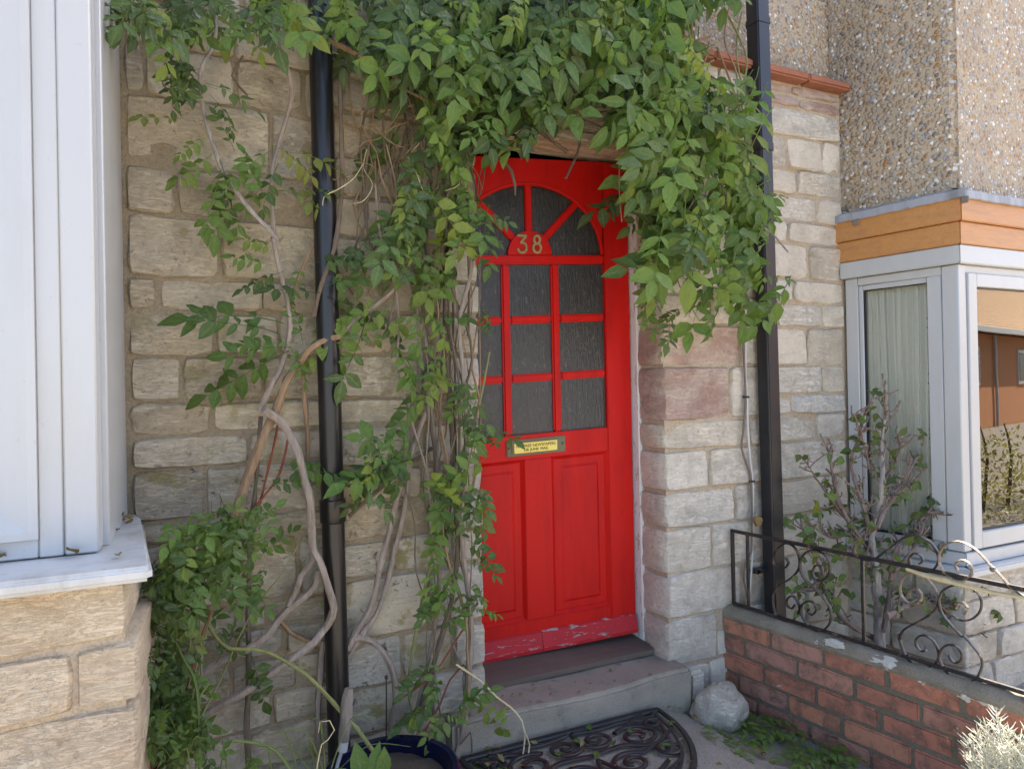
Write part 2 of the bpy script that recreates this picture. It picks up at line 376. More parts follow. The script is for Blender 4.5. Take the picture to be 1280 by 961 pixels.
def m_cloth():
    t = NT('curtain_cloth'); c = t.co(rand=False); n = t.noise(c, 160, 3)
    t.fin((.92, .88, .78), .9, t.bump(n, .2, .002), .1)
    tl = t.n('BsdfTranslucent', i_0=(.75, .72, .58)); ms = t.n('MixShader', i_0=.12, i_1=t.b.outputs[0], i_2=tl.outputs[0])
    t.t.links.new(ms.outputs[0], t.out.inputs[0]); return t.m
M['curtain'] = m_cloth()
def m_flat(name, a, b, rough=.8, sc=6):
    t = NT(name); c = t.co(rand=False); n = t.noise(c, sc, 4)
    return t.fin(t.mix(n, a, b), rough, t.bump(n, .2, .005), .3)
M['hall'] = m_flat('hall', (.10, .075, .06), (.07, .055, .045))
M['room'] = m_flat('room', (.5, .45, .36), (.42, .38, .30))
M['beads'] = m_flat('beads', (.10, .075, .04), (.05, .04, .02))
# ------------------------------------------------------------------ ground
def gh(x, y):
    t = min(1, max(0, (x - 1.45) / .45)); return -.11 * t * t * (3 - 2 * t)
bm = nb()
xs = [-60, -30, -15, -8, -4, -2] + [-1 + .1 * i for i in range(36)] + [3, 4, 6, 9, 14, 22, 40, 70]
ys = [-70, -40, -22, -12, -6, -3, -1] + [-.5 + .12 * i for i in range(24)]
gv = [[bm.verts.new((x, y, gh(x, y) + .006 * noise.noise(Vector((x * 3, y * 3, 0))))) for x in xs] for y in ys]
for j in range(len(ys) - 1):
    for i in range(len(xs) - 1): bm.faces.new((gv[j][i], gv[j][i + 1], gv[j + 1][i + 1], gv[j + 1][i]))
tag(obj('path', bm, M['path']), 'worn grey concrete path in front of the red door', kind='structure')
bm = nb(); box(bm, Fr(Vector((1.955, 2.185, 0)), Vector((.147, -.989, 0))), .01, 1.74, .09, .95, -.3, -.09, .01)
bmesh.ops.subdivide_edges(bm, edges=bm.edges[:], cuts=6, use_grid_fill=True)
for v in bm.verts:
    if v.co.z > -.15: v.co.z += .03 * noise.noise(v.co * 7)
tag(obj('soil', bm, M['soil']), 'dark soil of the raised bed behind the railing', kind='structure')

# ------------------------------------------------------------------ stone walls
def stone(F, x0, x1, z0, z1, mat, parent, depth=.05, proud=.005, rough=.007, gap=.0048, name='stone'):
    sd = Vector((random.uniform(-50, 50), random.uniform(-50, 50), random.uniform(-50, 50)))
    x0 += gap * random.uniform(.5, 1.3); x1 -= gap * random.uniform(.5, 1.3); z0 += gap * random.uniform(.5, 1.4); z1 -= gap * random.uniform(.5, 1.4)
    w, h = x1 - x0, z1 - z0
    nx, nz = max(5, min(15, int(w / .022))), max(5, min(10, int(h / .020)))
    cx, cz = (x0 + x1) / 2, (z0 + z1) / 2; pr = proud * random.uniform(.5, 1.5); tx, tz = random.uniform(-.007, .007), random.uniform(-.007, .007); cr, cr2 = random.uniform(.4, 1.6), random.uniform(.4, 1.6)
    eu, ev = .011 / w, .011 / h
    gu = [-1, -1 + eu] + [-1 + 2 * i / (nx - 2) for i in range(1, nx - 2)] + [1 - eu, 1]; gvv = [-1, -1 + ev] + [-1 + 2 * j / (nz - 2) for j in range(1, nz - 2)] + [1 - ev, 1]
    nx, nz = len(gu) - 1, len(gvv) - 1
    bm = nb(); g = []
    for j in range(nz + 1):
        row = []
        for i in range(nx + 1):
            u, v = gu[i], gvv[j]
            
            x = cx + w / 2 * u - math.copysign(.006, u) * abs(u) * abs(v) ** 7 * cr; z = cz + h / 2 * v - math.copysign(.006, v) * abs(v) * abs(u) ** 7 * cr2
            p = Vector((x, z, 0)) * 14 + sd
            e = max(abs(u), abs(v))
            if e > .99:
                x += .005 * noise.noise(p * 1.9) + .004 * noise.noise(p * 5); z += .005 * noise.noise(p * 1.9 + Vector((7, 3, 1))) + .004 * noise.noise(p * 5 + Vector((1, 9, 4)))
            ed = min((1 - abs(u)) * w / 2, (1 - abs(v)) * h / 2)
            y = .003 - (pr + .003) * (min(1, ed / .0045) * .85 + .15 * min(1, ed / .03)) + rough * (noise.noise(p * .55) * .9 + noise.noise(Vector((x * 16, z * 46, 2)) + sd) * .7) + tx * u + tz * v
            z += .006 * noise.noise(Vector((x * 3.1, cz * 2, 0)))
            row.append(bm.verts.new(F(x, y, z)))
        g.append(row)
    for j in range(nz):
        for i in range(nx): bm.faces.new((g[j][i], g[j][i + 1], g[j + 1][i + 1], g[j + 1][i]))
    loop = [g[0][i] for i in range(nx + 1)] + [g[j][nx] for j in range(1, nz + 1)] + [g[nz][i] for i in range(nx - 1, -1, -1)] + [g[j][0] for j in range(nz - 1, 0, -1)]
    prev = loop; nr = 1 if depth < .08 else 4
    for q in range(1, nr + 1):
        cur = []
        for b in loop:
            d = F.n * (depth * q / nr)
            co = b.co + d
            if nr > 1 and q < nr:
                co += F.d * (.009 * noise.noise(co * 22 + sd) - .006) * (1 if (b.co - F.o).dot(F.d) < cx else -1)
            cur.append(bm.verts.new(co))
        n = len(cur)
        for i in range(n): bm.faces.new((prev[i], prev[(i + 1) % n], cur[(i + 1) % n], cur[i]))
        prev = cur
    return obj(name, bm, mat, parent)
def cuts(x0, x1, mn, mx):
    xs = [x0]
    while x1 - xs[-1] > mx: xs.append(xs[-1] + random.uniform(mn, mx))
    if x1 - xs[-1] < mn * .6: xs.pop()
    return xs + [x1]
WF = Fr((0, 2.18, 0))
px = lambda *us: [atY(u, 470, 2.18).x for u in us]
zx = lambda u, v: atY(u, v, 2.18).z

left = thing('stone_wall', (.36, 2.3, 0), 'weathered tan rubble stone house wall left of the red door, with vines over it', 'stone wall')
bm = nb(); box(bm, WF, -.35, .885, .004, .26, -.1, 2.75, 0); obj('mortar', bm, M['mortar_left'], left, smooth=False)
bm = nb(); box(bm, WF, .885, 1.72, .02, .26, 2.30, 2.75, 0); obj('mortar', bm, M['mortar_right'], left, smooth=False)
xa, xm, xe = -.168, .405, .895
rowsA = [(2.75, 2.60, None), (2.60, 2.46, None), (2.46, 2.326, None), (2.326, 2.199, px(158, 300, 415)), (2.199, 2.051, px(156, 187, 300, 386, 415)), (2.051, 1.852, px(156, 345, 415)),
         (1.852, 1.712, px(157, 224, 415)), (1.712, 1.535, px(157, 279, 415)), (1.535, 1.437, px(158, 199, 330, 415)), (1.437, 1.309, px(159, 269, 350, 415)),
         (1.309, 1.177, px(160, 227, 330, 415)), (1.177, 1.082, px(160, 264, 415)), (1.082, .985, px(161, 310, 415)), (.985, .834, px(161, 255, 415)), (.834, .765, px(161, 300, 415)),
         (.765, .569, px(161, 265, 369, 415)), (.569, .489, px(161, 329, 415)), (.489, .401, px(161, 290, 350, 415)), (.401, .293, px(161, 282, 364, 415)), (.293, .19, px(161, 333, 415)), (.19, .07, None), (.07, -.06, None)]
for zt, zb, xs in rowsA:
    xs = xs or cuts(xa, xm, .14, .33); xs[0] = xa; xs[-1] = xm
    for a, b in zip(xs, xs[1:]):
        stone(WF, a, b, zb, zt, M['stone_low'] if zt < .99 and random.random() < .85 else M['stone_left'], left, rough=.009 if zt > .9 else .012)
vb = [(470, v) for v in (444, 498, 531, 583, 640)]
zB = [2.75, 2.6, 2.46, 2.34, 2.2, 2.09, 1.95, 1.82, 1.69, 1.56, 1.45, zx(470, 444), zx(470, 498), zx(470, 531), zx(470, 583), .84, .72, zx(460, 720), zx(455, 799), zx(440, 862), zx(450, 918), .05, -.06]
zB = sorted(set(round(z, 3) for z in zB), reverse=True)
for k, (zt, zb) in enumerate(zip(zB, zB[1:])):
    if zt - zb < .05: continue
    q = xe - (.2 if k % 2 else .12)
    xs = cuts(xm, q, .13, .30)
    for a, b in zip(xs, xs[1:]):
        mt = 'stone_left' if zt > .8 else 'stone_low'
        if .42 < zt < .62 and b > .5: mt = 'stone_red' if random.random() < .35 else 'stone_low'
        stone(WF, a, b, zb, zt, M[mt], left)
    stone(WF, q, xe, zb, zt, M['stone_quoin'], left, depth=.13, rough=.006, proud=.014)
for zt, zb in ((2.75, 2.6), (2.6, 2.45), (2.45, 2.30)):
    xs = cuts(.895, 1.669, .18, .34)
    for a, b in zip(xs, xs[1:]): stone(WF, a, b, zb, zt, M['stone_quoin'], left)

pier = thing('stone_wall', (2.2, 2.3, 0), 'pale squared stone wall between the red door and the right bay window', 'stone wall')
bm = nb(); box(bm, WF, 1.680, 2.74, .005, .26, -.15, 2.52, 0); obj('mortar', bm, M['mortar_right'], pier, smooth=False)
xj = 1.669; xp = px(953)[0]; xd = px(1056)[0]
rowsC = [(2.508, 2.407, None), (2.407, 2.28, None), (2.28, 2.13, None), (2.13, 2.0, None), (2.0, 1.85, None), (1.85, 1.7, None), (1.7, 1.56, None), (1.56, 1.438, None),
         (1.438, 1.273, px(832, 928, 953)), (1.273, 1.053, px(832, 911, 953)), (1.053, .936, px(832, 936, 953)), (.936, .778, px(832, 883, 953)), (.778, .627, px(832, 914, 953)),
         (.627, .444, px(832, 885, 953)), (.444, .264, px(832, 922, 953)), (.264, .079, px(832, 889, 953)), (.079, -.12, None)]
for k, (zt, zb, xs) in enumerate(rowsC):
    xs = xs or cuts(xj, xp, .2, .34); xs[0] = xj; xs[-1] = xp
    for i, (a, b) in enumerate(zip(xs, xs[1:])):
        mt = M['stone_red'] if (k in (8, 9) and i == 0) else M['stone_right']
        stone(WF, a, b, zb, zt, mt, pier, depth=.17 if i == 0 else .05, rough=.009)
rowsD = [(2.508, 2.461, px(953, 996, 1056)), (2.461, 2.407, px(953, 1006, 1056)), (2.407, 2.281, px(953, 1056)), (2.281, 2.133, px(953, 989, 1034, 1056)), (2.133, 2.021, px(953, 1001, 1056)),
         (2.021, 1.903, px(953, 1025, 1056)), (1.903, 1.806, px(953, 987, 1056)), (1.806, 1.648, px(953, 1014, 1056)), (1.648, 1.545, px(953, 994, 1056)), (1.545, 1.437, px(953, 1029, 1056)),
         (1.437, 1.27, px(953, 1009, 1056)), (1.27, 1.145, px(953, 1026, 1056)), (1.145, 1.056, px(953, 989, 1056)), (1.056, .939, px(953, 1018, 1056)), (.939, .775, px(953, 1056)),
         (.775, .62, px(953, 1056)), (.62, .443, px(953, 1008, 1056)), (.443, .284, px(953, 1030, 1056)), (.284, .13, px(953, 1000, 1056)), (.13, -.1, px(953, 1056))]
for zt, zb, xs in rowsD:
    xs[0] = xp; xs[-1] = xd
    for a, b in zip(xs, xs[1:]): stone(WF, a, b, zb, zt, M['stone_right'] if zt < 2.42 else M['stone_red'], pier, rough=.008)
x = 1.67
while x < 2.70:
    L = min(.26, 2.745 - x); bm = nb(); box(bm, WF, x + .002, x + L, -.055, .07, 2.512, 2.548, .008, 2)
    for v in bm.verts: v.co.z += .003 * noise.noise(v.co * 9)
    obj('tile', bm, M['tile'], pier); x += L + .002

# left bay: stone base
BF = Fr((0, 1.56, 0))
lb = thing('stone_wall', (-.5, 1.9, 0), 'buff stone wall under the white window sill at far left', 'stone wall')
bm = nb(); box(bm, BF, -1.6, -.135, .004, .6, -.1, .838, 0); obj('mortar', bm, M['mortar_right'], lb, smooth=False)
bx = lambda *us: [atY(u, 800, 1.56).x for u in us]
bz = lambda u, v: atY(u, v, 1.56).z
r0 = bz(80, 813); r1 = bz(80, 893)
for zt, zb, xs in ((.838, r0, [-1.2, -.7, bx(163)[0]]), (r0, r1, [-1.2, -.75] + bx(-60, 91, 174)), (r1, r1 - .15, [-1.2, -.8] + bx(-20, 174)), (r1 - .15, r1 - .29, [-1.2, -.8, -.35] + bx(172)), (r1 - .29, -.06, [-1.2, -.75] + bx(40, 172))):
    for i, (a, b) in enumerate(zip(xs, xs[1:])):
        last = i == len(xs) - 2
        stone(BF, a, b, zb, zt, M['stone_bayred'] if last and zt < .8 else M['stone_bay'], lb, depth=.6 if last else .05, rough=.010, proud=.010)
# left bay window
lw = thing('bay_window', (-.5, 1.9, .84), 'white plastic framed bay window at far left above the stone ledge', 'bay window')
LF = Fr((0, 1.67, 0))
bm = nb(); box(bm, LF, -.250, -.188, 0, .07, .871, 2.75, .004); obj('corner_post', bm, M['upvc'], lw)
bm = nb(); box(bm, LF, -.2945, -.2506, .002, .06, .871, 2.75, .003); obj('frame', bm, M['upvc'], lw)
bm = nb(); box(bm, LF, -1.2, -.295, .003, .06, .871, .9105, .003); obj('bottom_rail', bm, M['upvc'], lw)
bm = nb()
def bevel_bar(bm, F, ax, a0, a1, b0, b1, y0, y1, cut, sg=1):
    """bar with one sloped side facing the pane"""
    pts = [(b0, y0), (b1 - (b1 - b0) * cut, y0), (b1, y1), (b1, y1 + .02), (b0, y1 + .02)]
    fn = (lambda t, b, y: F(b, y, t)) if ax == 'z' else (lambda t, b, y: F(t, y, b))
    A = [bm.verts.new(fn(a0 + abs(b - b0) * sg, b, y)) for b, y in pts]; B = [bm.verts.new(fn(a1, b, y)) for b, y in pts]
    bm.faces.new(A); bm.faces.new(B[::-1])
    for i in range(5): bm.faces.new((A[i], B[i], B[(i + 1) % 5], A[(i + 1) % 5]))
bevel_bar(bm, LF, 'z', .9105, 2.75, -.2942, -.375, -.009, .004, .8); obj('sash_stile', bm, M['upvc'], lw, smooth=False)
bm = nb(); bevel_bar(bm, LF, 'x', -.2942, -1.2, .9105, .9915, -.0088, .0042, .8, -1); obj('sash_rail', bm, M['upvc'], lw, smooth=False)
bm = nb(); box(bm, LF, -1.2, -.37, .02, .03, .97, 2.75, 0); obj('pane', bm, M['glass'], lw, smooth=False)
bm = nb(); box(bm, Fr((0, 0, 0)), -.205, -.176, 1.745, 2.176, .868, atX(148, 38, -.176).z, .003); obj('side_panel', bm, M['upvc'], lw)
bm = nb(); box(bm, Fr((0, 0, 0)), -.205, -.168, 1.745, 2.178, atX(148, 38, -.176).z + .002, 2.75, .004); obj('lintel', bm, M['dressed'], lw)
bm = nb()
top = [(-1.4, 1.493), (-.088, 1.493), (-.081, 1.50), (-.137, 2.067), (-.15, 2.17), (-1.4, 2.17)]
a = [bm.verts.new((x, y, .868)) for x, y in top]; b = [bm.verts.new((x, y, .838)) for x, y in top]
fs = [bm.faces.new(a), bm.faces.new(b[::-1])] + [bm.faces.new((a[i], a[(i + 1) % 6], b[(i + 1) % 6], b[i])) for i in range(6)]
bmesh.ops.bevel(bm, geom=[e for e in bm.edges if len(set(round(v.co.z, 3) for v in e.verts)) == 1], offset=.009, segments=3, affect='EDGES', clamp_overlap=True)
obj('sill', bm, M['sill_white'], lw)
room2 = nb(); box(room2, Fr((0, 0, 0)), -3, -.21, 1.76, 4, .3, 2.7, 0)
bmesh.ops.delete(room2, geom=[f for f in room2.faces if abs(f.calc_center_median().y - 1.76) < .01], context='FACES')
tag(obj('room', room2, M['room'], smooth=False), 'dim room behind the left bay window', kind='structure')

# ------------------------------------------------------------------ rendered upper wall
up = thing('rendered_wall', (1.5, 2.35, 2.5), 'brown pebbledash render on the upper house wall and above the right bay', 'rendered wall')
HF = Fr((0, 2.245, 0))
bm = nb(); box(bm, HF, -4, 2.755, 0, .2, 2.55, 5.5, 0); obj('panel', bm, M['roughcast'], up, smooth=False)
bm = nb(); box(bm, HF, 2.758, 7.5, .3, .5, 2.0, 5.5, 0); obj('panel', bm, M['roughcast'], up, smooth=False)
SA, SB = Vector((2.69, 2.2, 0)), Vector((2.79, 1.715, 0))
SF = Fr(SA, SB - SA); SL = (SB - SA).length
FF = Fr(SB)
pts = [SF(.0, .012, 0), FF(.022, .012, 0), FF(2.2, .012, 0), FF(2.2, .6, 0), FF(-.06, .56, 0)]
bm = nb(); a = [bm.verts.new(p + Vector((0, 0, 1.94))) for p in pts]; b = [bm.verts.new(p + Vector((0, 0, 3.05))) for p in pts]
bm.faces.new(a); bm.faces.new(b[::-1]); [bm.faces.new((a[i], a[(i + 1) % 5], b[(i + 1) % 5], b[i])) for i in range(5)]
bmesh.ops.bevel(bm, geom=[e for e in bm.edges if abs(e.verts[0].co.z - e.verts[1].co.z) > .5], offset=.02, segments=3, affect='EDGES')
obj('panel', bm, M['roughcast'], up)
bm = nb(); box(bm, Fr((0, 0, 0)), -4.2, 7.7, 2.2, 2.26, 5.5, 5.56, 0)  # unseen eave and roof, added at a height that shades the front
pts = [bm.verts.new(p) for p in ((-4.2, 2.2, 5.56), (7.7, 2.2, 5.56), (7.7, 6, 8.0), (-4.2, 6, 8.0))]; bm.faces.new(pts)
obj('roof', bm, M['tile'], up, smooth=False)

# ------------------------------------------------------------------ right bay window
rb = thing('bay_window', (3.2, 1.9, .4), 'white bay window on the right with varnished timber fascia and lead capping', 'bay window')
def side_front(name, mat, z0, z1, off, ext=2.2, bev=.003, s0=.01, th=.06):
    """a band that runs along the bay's side and turns along its front: two pieces"""
    bm = nb(); box(bm, SF, s0, SL + off * .8, -off, th, z0, z1, bev); a = obj(name, bm, mat, rb)
    bm = nb(); box(bm, FF, off * .8 - .001 + (-.0), ext, -off - .0, th, z0, z1, bev)
    return a, obj(name, bm, mat, rb)
def band(name, mat, z0, z1, off, s0=.01, ext=2.2, th=.05, bev=.003):
    # mitred at the corner
    c1 = SB + (-SF.n) * off; # offset lines meet at the mitre
    d1, d2 = SF.d, FF.d; n1, n2 = -SF.n, -FF.n
    def meet(o):
        p1 = SB + n1 * o; p2 = SB + n2 * o
        # p1 + d1*t == p2 + d2*k
        det = d1.x * (-d2.y) - (-d2.x) * d1.y; r = p2 - p1
        t = (r.x * (-d2.y) - (-d2.x) * r.y) / det
        return p1 + d1 * t
    mo, mi = meet(off), meet(-th)
    for pts in ([SA + d1 * s0 + n1 * off, mo - d1 * .0006, mi, SA + d1 * s0 - n1 * th], [mo + d2 * .0006, SB + d2 * ext + n2 * off, SB + d2 * ext - n2 * th, mi]):
        bm = nb(); a = [bm.verts.new(p + Vector((0, 0, z0))) for p in pts]; b = [bm.verts.new(p + Vector((0, 0, z1))) for p in pts]
        bm.faces.new(a); bm.faces.new(b[::-1]); [bm.faces.new((a[i], a[(i + 1) % 4], b[(i + 1) % 4], b[i])) for i in range(4)]
        bmesh.ops.bevel(bm, geom=bm.edges[:], offset=bev, segments=2, affect='EDGES', clamp_overlap=True)
        obj(name, bm, mat, rb)
band('fascia_board', M['cedar'], 1.828, 1.918, .034)
band('fascia_board', M['cedar'], 1.737, 1.826, .022)
band('head', M['upvc'], 1.662, 1.735, .016, s0=.02)
band('sill', M['upvc'], .415, .445, .055, s0=.02, bev=.006)
band('sill', M['upvc'], .447, .498, .012, s0=.02)
# lead flashing, uneven lower edge
for F, L, s0 in ((SF, SL, -.012), (FF, 2.2, 0)):
    bm = nb(); n = 40 if L < 1 else 110; rows = []
    for i in range(n + 1):
        s = s0 + (L + .048 - s0) * i / n if F is SF else -.036 + (L + .036) * i / n
        k = .005 * noise.noise(Vector((s * 9, 3, 0))) + .0025 * noise.noise(Vector((s * 33, 9, 0)))
        o = .046 + .004 * noise.noise(Vector((s * 20, 1, 5)))
        rows.append([bm.verts.new(F(s, y, z)) for y, z in ((.02, 1.968), (-.002 + k * .3, 1.962 + k * .5), (-o * .75, 1.95 + k), (-o, 1.945 + k), (-o - .002, 1.915 + k), (-o + .004, 1.912 + k), (.02, 1.93))])
    for i in range(n):
        for j in range(6): bm.faces.new((rows[i][j], rows[i + 1][j], rows[i + 1][j + 1], rows[i][j + 1]))
    obj('lead_flashing', bm, M['lead'], rb)
for F, s in ((SF, .098), (SF, SL + .03), ):
    bm = nb(); box(bm, F, s, s + .028, -.047, -.04, 1.888, 1.915, .004); obj('lead_clip', bm, M['grey_wood'], rb)
# side window: frame, stile, pane
g0, g1, gb, gt = .109, .374, .537, 1.602
bm = nb(); box(bm, SF, .033, .088, .004, .06, .50, 1.66, .003); obj('frame', bm, M['upvc'], rb)
bm = nb(); box(bm, SF, .0885, g0, .012, .06, .53, 1.625, .004); obj('frame_bead', bm, M['upvc'], rb)
bm = nb(); box(bm, SF, .0885, .43, .006, .06, 1.625, 1.66, .003); obj('frame', bm, M['upvc'], rb)
bm = nb(); box(bm, SF, g0, g1, .012, .06, gt, 1.6245, .003); obj('frame_bead', bm, M['upvc'], rb)
bm = nb(); box(bm, SF, .0885, .43, .006, .06, .50, gb - .008, .003); obj('frame', bm, M['upvc'], rb)
bm = nb(); box(bm, SF, g1, .429, .005, .06, gb - .007, 1.6245, .003); obj('frame', bm, M['upvc'], rb)
for z0, z1, x0, x1 in ((gt - .004, gt, g0, g1), (gb - .008, gb, g0, g1), (gb, gt - .004, g0, g0 + .006), (gb, gt - .004, g1 - .004, g1)):
    bm = nb(); box(bm, SF, x0, x1, .016, .03, z0, z1, 0); obj('gasket', bm, M['black_plastic'], rb, smooth=False)
bm = nb(); box(bm, SF, g0, g1, .022, .026, gb, gt, 0); obj('pane', bm, M['glass_side'], rb, smooth=False)
bm = nb(); box(bm, SF, .431, SL - .002, .002, .06, .50, 1.66, .004); obj('corner_post', bm, M['upvc'], rb)
bm = nb(); box(bm, FF, .001, .052, .002, .06, .50, 1.66, .004); obj('corner_post', bm, M['upvc'], rb)
f0 = .058
bm = nb(); box(bm, FF, f0, f0 + .056, -.004, .06, .505, 1.628, .003); obj('sash_stile', bm, M['upvc'], rb)
bm = nb(); box(bm, FF, .0525, 2.2, .01, .06, 1.629, 1.661, .002); obj('frame', bm, M['upvc'], rb)
bm = nb(); box(bm, FF, f0 + .0565, 2.2, -.003, .06, 1.574, 1.628, .003); obj('sash_rail', bm, M['upvc'], rb)
bm = nb(); box(bm, FF, f0 + .0565, 2.2, -.003, .06, .505, .572, .003); obj('sash_rail', bm, M['upvc'], rb)
bm = nb(); box(bm, FF, f0 + .0565, 2.2, .012, .03, .5725, .579, 0); obj('gasket', bm, M['black_plastic'], rb, smooth=False)
bm = nb(); box(bm, FF, f0 + .0565, 2.2, .012, .03, 1.568, 1.5735, 0); obj('gasket', bm, M['black_plastic'], rb, smooth=False)
bm = nb(); box(bm, FF, f0 + .0565, 2.2, .018, .023, .579, 1.568, 0); obj('pane', bm, M['glass'], rb, smooth=False)
bm = nb(); box(bm, FF, 1.55, 1.62, -.006, .05, .505, 1.628, .003); obj('sash_stile', bm, M['upvc'], rb)
# curtain inside the side window
cu = thing('curtain', SF(.25, .1, .5), 'cream gathered curtain hanging inside the side pane of the right bay', 'curtain')
bm = nb(); n = 150; rows = []
for i in range(n + 1):
    s = .09 + .275 * i / n; ph = i / n
    wv = .012 * math.sin(ph * 62 + 2.2 * math.sin(ph * 9)) + .007 * math.sin(ph * 27 + 1)
    rows.append([bm.verts.new(SF(s + .004 * math.sin(z * 5 + ph * 8), .062 + wv * (1 - .35 * (z - .5)), z)) for z in (.47, .7, .95, 1.2, 1.45, 1.66)])
for i in range(n):
    for j in range(5): bm.faces.new((rows[i][j], rows[i + 1][j], rows[i + 1][j + 1], rows[i][j + 1]))
obj('drape', bm, M['curtain'], cu)
bm = nb()
for k in range(28):
    z = .52 + k * .039
    bmesh.ops.create_uvsphere(bm, u_segments=6, v_segments=4, radius=.0055, matrix=Matrix.Translation(SF(.362 + .002 * math.sin(k), .046, z)))
tag(obj('bead_trim', bm, M['beads'], cu), kind='stuff')
room = nb()
pts = [SF(.02, .07, 0), SF(SL - .05, .075, 0), FF(2.2, .08, 0), Vector((5, 4.6, 0)), Vector((2.75, 4.6, 0))]
a = [room.verts.new(p + Vector((0, 0, .44))) for p in pts]; b = [room.verts.new(p + Vector((0, 0, 1.9))) for p in pts]
room.faces.new(a); room.faces.new(b[::-1])
for i in (2, 3, 4): room.faces.new((a[i], a[(i + 1) % 5], b[(i + 1) % 5], b[i]))
tag(obj('room', room, M['room'], smooth=False), 'room behind the right bay window', kind='structure')
# stone base of the right bay
bb = thing('stone_wall', (3.2, 1.9, 0), 'low pale stone wall under the right bay window sill', 'stone wall')
SF2 = Fr(SA + SF.n * .02, SF.d); FF2 = Fr(SB + Vector((.005, .02, 0)))
bm = nb(); box(bm, SF2, .0, SL - .03, .012, .1, -.15, .412, 0); obj('mortar', bm, M['mortar_right'], bb, smooth=False)
bm = nb(); box(bm, FF2, .03, 2.1, .012, .1, -.15, .412, 0); obj('mortar', bm, M['mortar_right'], bb, smooth=False)
for zt, zb in ((.41, .29), (.29, .15), (.15, .02), (.02, -.13)):
    xs = cuts(.0, SL, .16, .3)
    for a, b in zip(xs, xs[1:]): stone(SF2, a, b, zb, zt, M['stone_right'], bb, rough=.008)
    xs = cuts(.0, 1.4, .18, .36)
    for i, (a, b) in enumerate(zip(xs, xs[1:])): stone(FF2, a, b, zb, zt, M['stone_right'], bb, rough=.008, depth=.1 if i == 0 else .05)

# ------------------------------------------------------------------ hallway, door frame, step
bm = nb(); box(bm, Fr((0, 0, 0)), .62, 2.1, 2.415, 5.2, .10, 2.34, 0)
bmesh.ops.delete(bm, geom=[f for f in bm.faces if abs(f.calc_center_median().y - 2.415) < .01], context='FACES')
tag(obj('hallway', bm, M['hall'], smooth=False), 'dark hallway behind the red door', kind='structure')
fr = thing('door_frame', (1.2, 2.35, .11), 'peeling white and brown timber frame round the red door', 'door frame')
Z0 = Fr((0, 0, 0))
bm = nb(); box(bm, Z0, 1.664, 1.684, 2.335, 2.43, .115, 2.16, .003); obj('jamb', bm, M['frame_paint'], fr)
bm = nb(); box(bm, Z0, 1.6845, 1.702, 2.318, 2.43, .113, 2.16, .006, 2); obj('jamb_moulding', bm, M['frame_paint'], fr)
bm = nb(); box(bm, Z0, 1.7025, 1.735, 2.33, 2.43, .113, 2.2, .004); obj('jamb_moulding', bm, M['frame_paint'], fr)
bm = nb(); box(bm, Z0, .70, .775, 2.33, 2.43, .113, 2.16, .004); obj('jamb', bm, M['frame_paint'], fr)
bm = nb(); box(bm, Z0, .70, 1.70, 2.255, 2.44, 2.138, 2.182, .006, 2); obj('head_moulding', bm, M['head_paint'], fr)
bm = nb(); box(bm, Z0, .70, 1.70, 2.275, 2.44, 2.183, 2.302, .004)
obj('head', bm, M['head_paint'], fr)
bm = nb()
prism(bm, Fr((.72, 0, 0), (0, 1, 0), (1, 0, 0)), [(2.262, .112), (2.262, .132), (2.30, .142), (2.50, .152), (2.50, .112)], 0, .945, .003)
obj('threshold', bm, M['threshold'], fr)
st = nb(); box(st, Z0, .74, 1.715, 2.085, 2.3, -.12, .11, .014, 3)
bmesh.ops.subdivide_edges(st, edges=st.edges[:], cuts=9, use_grid_fill=True)
for v in st.verts: v.co += Vector((0, .016 * noise.noise(v.co * 6) + .005 * noise.noise(v.co * 21), .012 * noise.noise(v.co * 5 + Vector((4, 0, 0)))))
tag(obj('doorstep', st, M['step'], base=True), 'worn grey concrete step below the red door', 'doorstep')
kb = nb(); box(kb, Z0, 1.72, 1.80, 2.11, 2.175, -.14, .075, .015, 2)
bmesh.ops.subdivide_edges(kb, edges=kb.edges[:], cuts=3, use_grid_fill=True)
for v in kb.verts: v.co += Vector((.01 * noise.noise(v.co * 9), .015 * noise.noise(v.co * 8 + Vector((3, 0, 0))), .012 * noise.noise(v.co * 8)))
tag(obj('plinth_stone', kb, M['stone_right'], base=True), 'rough pale plinth stone at the right end of the doorstep', 'stone block')

# ------------------------------------------------------------------ the red door
PH = R(6)
DF = Fr((1.655, 2.37, 0), (-math.cos(PH), math.sin(PH), 0), (math.sin(PH), math.cos(PH), 0), sag=.045)
W_ = .875; CXD = .44
door = thing('front_door', (1.655, 2.37, .16), 'bright red panelled front door standing ajar, with arched glazing', 'door')
def dp(name, mat, x0, x1, y0, y1, z0, z1, bev=.003, parent=None):
    bm = nb(); box(bm, DF, x0, x1, y0, y1, z0, z1, bev, 2); return obj(name, bm, mat, parent or door)
dp('stile', M['red'], .0, .112, 0, .044, .168, 2.128); dp('stile', M['red'], .768, W_, 0, .044, .168, 2.128)
ea, eb, ez = .318, .282, 1.747   # fan opening: half-width, height, spring line
bm = nb(); N = 28
arc = [(CXD + ea * math.cos(math.pi * i / N), ez + eb * math.sin(math.pi * i / N)) for i in range(N + 1)]
top = [(CXD + .3275 * math.cos(math.pi * i / N) / max(abs(math.cos(math.pi * i / N)), 1e-6) if i in (0, N) else CXD + .3275 * (1 - 2 * i / N), 2.128) for i in range(N + 1)]
va = [bm.verts.new(DF(x, 0, z)) for x, z in arc]; vt = [bm.verts.new(DF(x, 0, z)) for x, z in top]
vab = [bm.verts.new(DF(x, .044, z)) for x, z in arc]; vtb = [bm.verts.new(DF(x, .044, z)) for x, z in top]
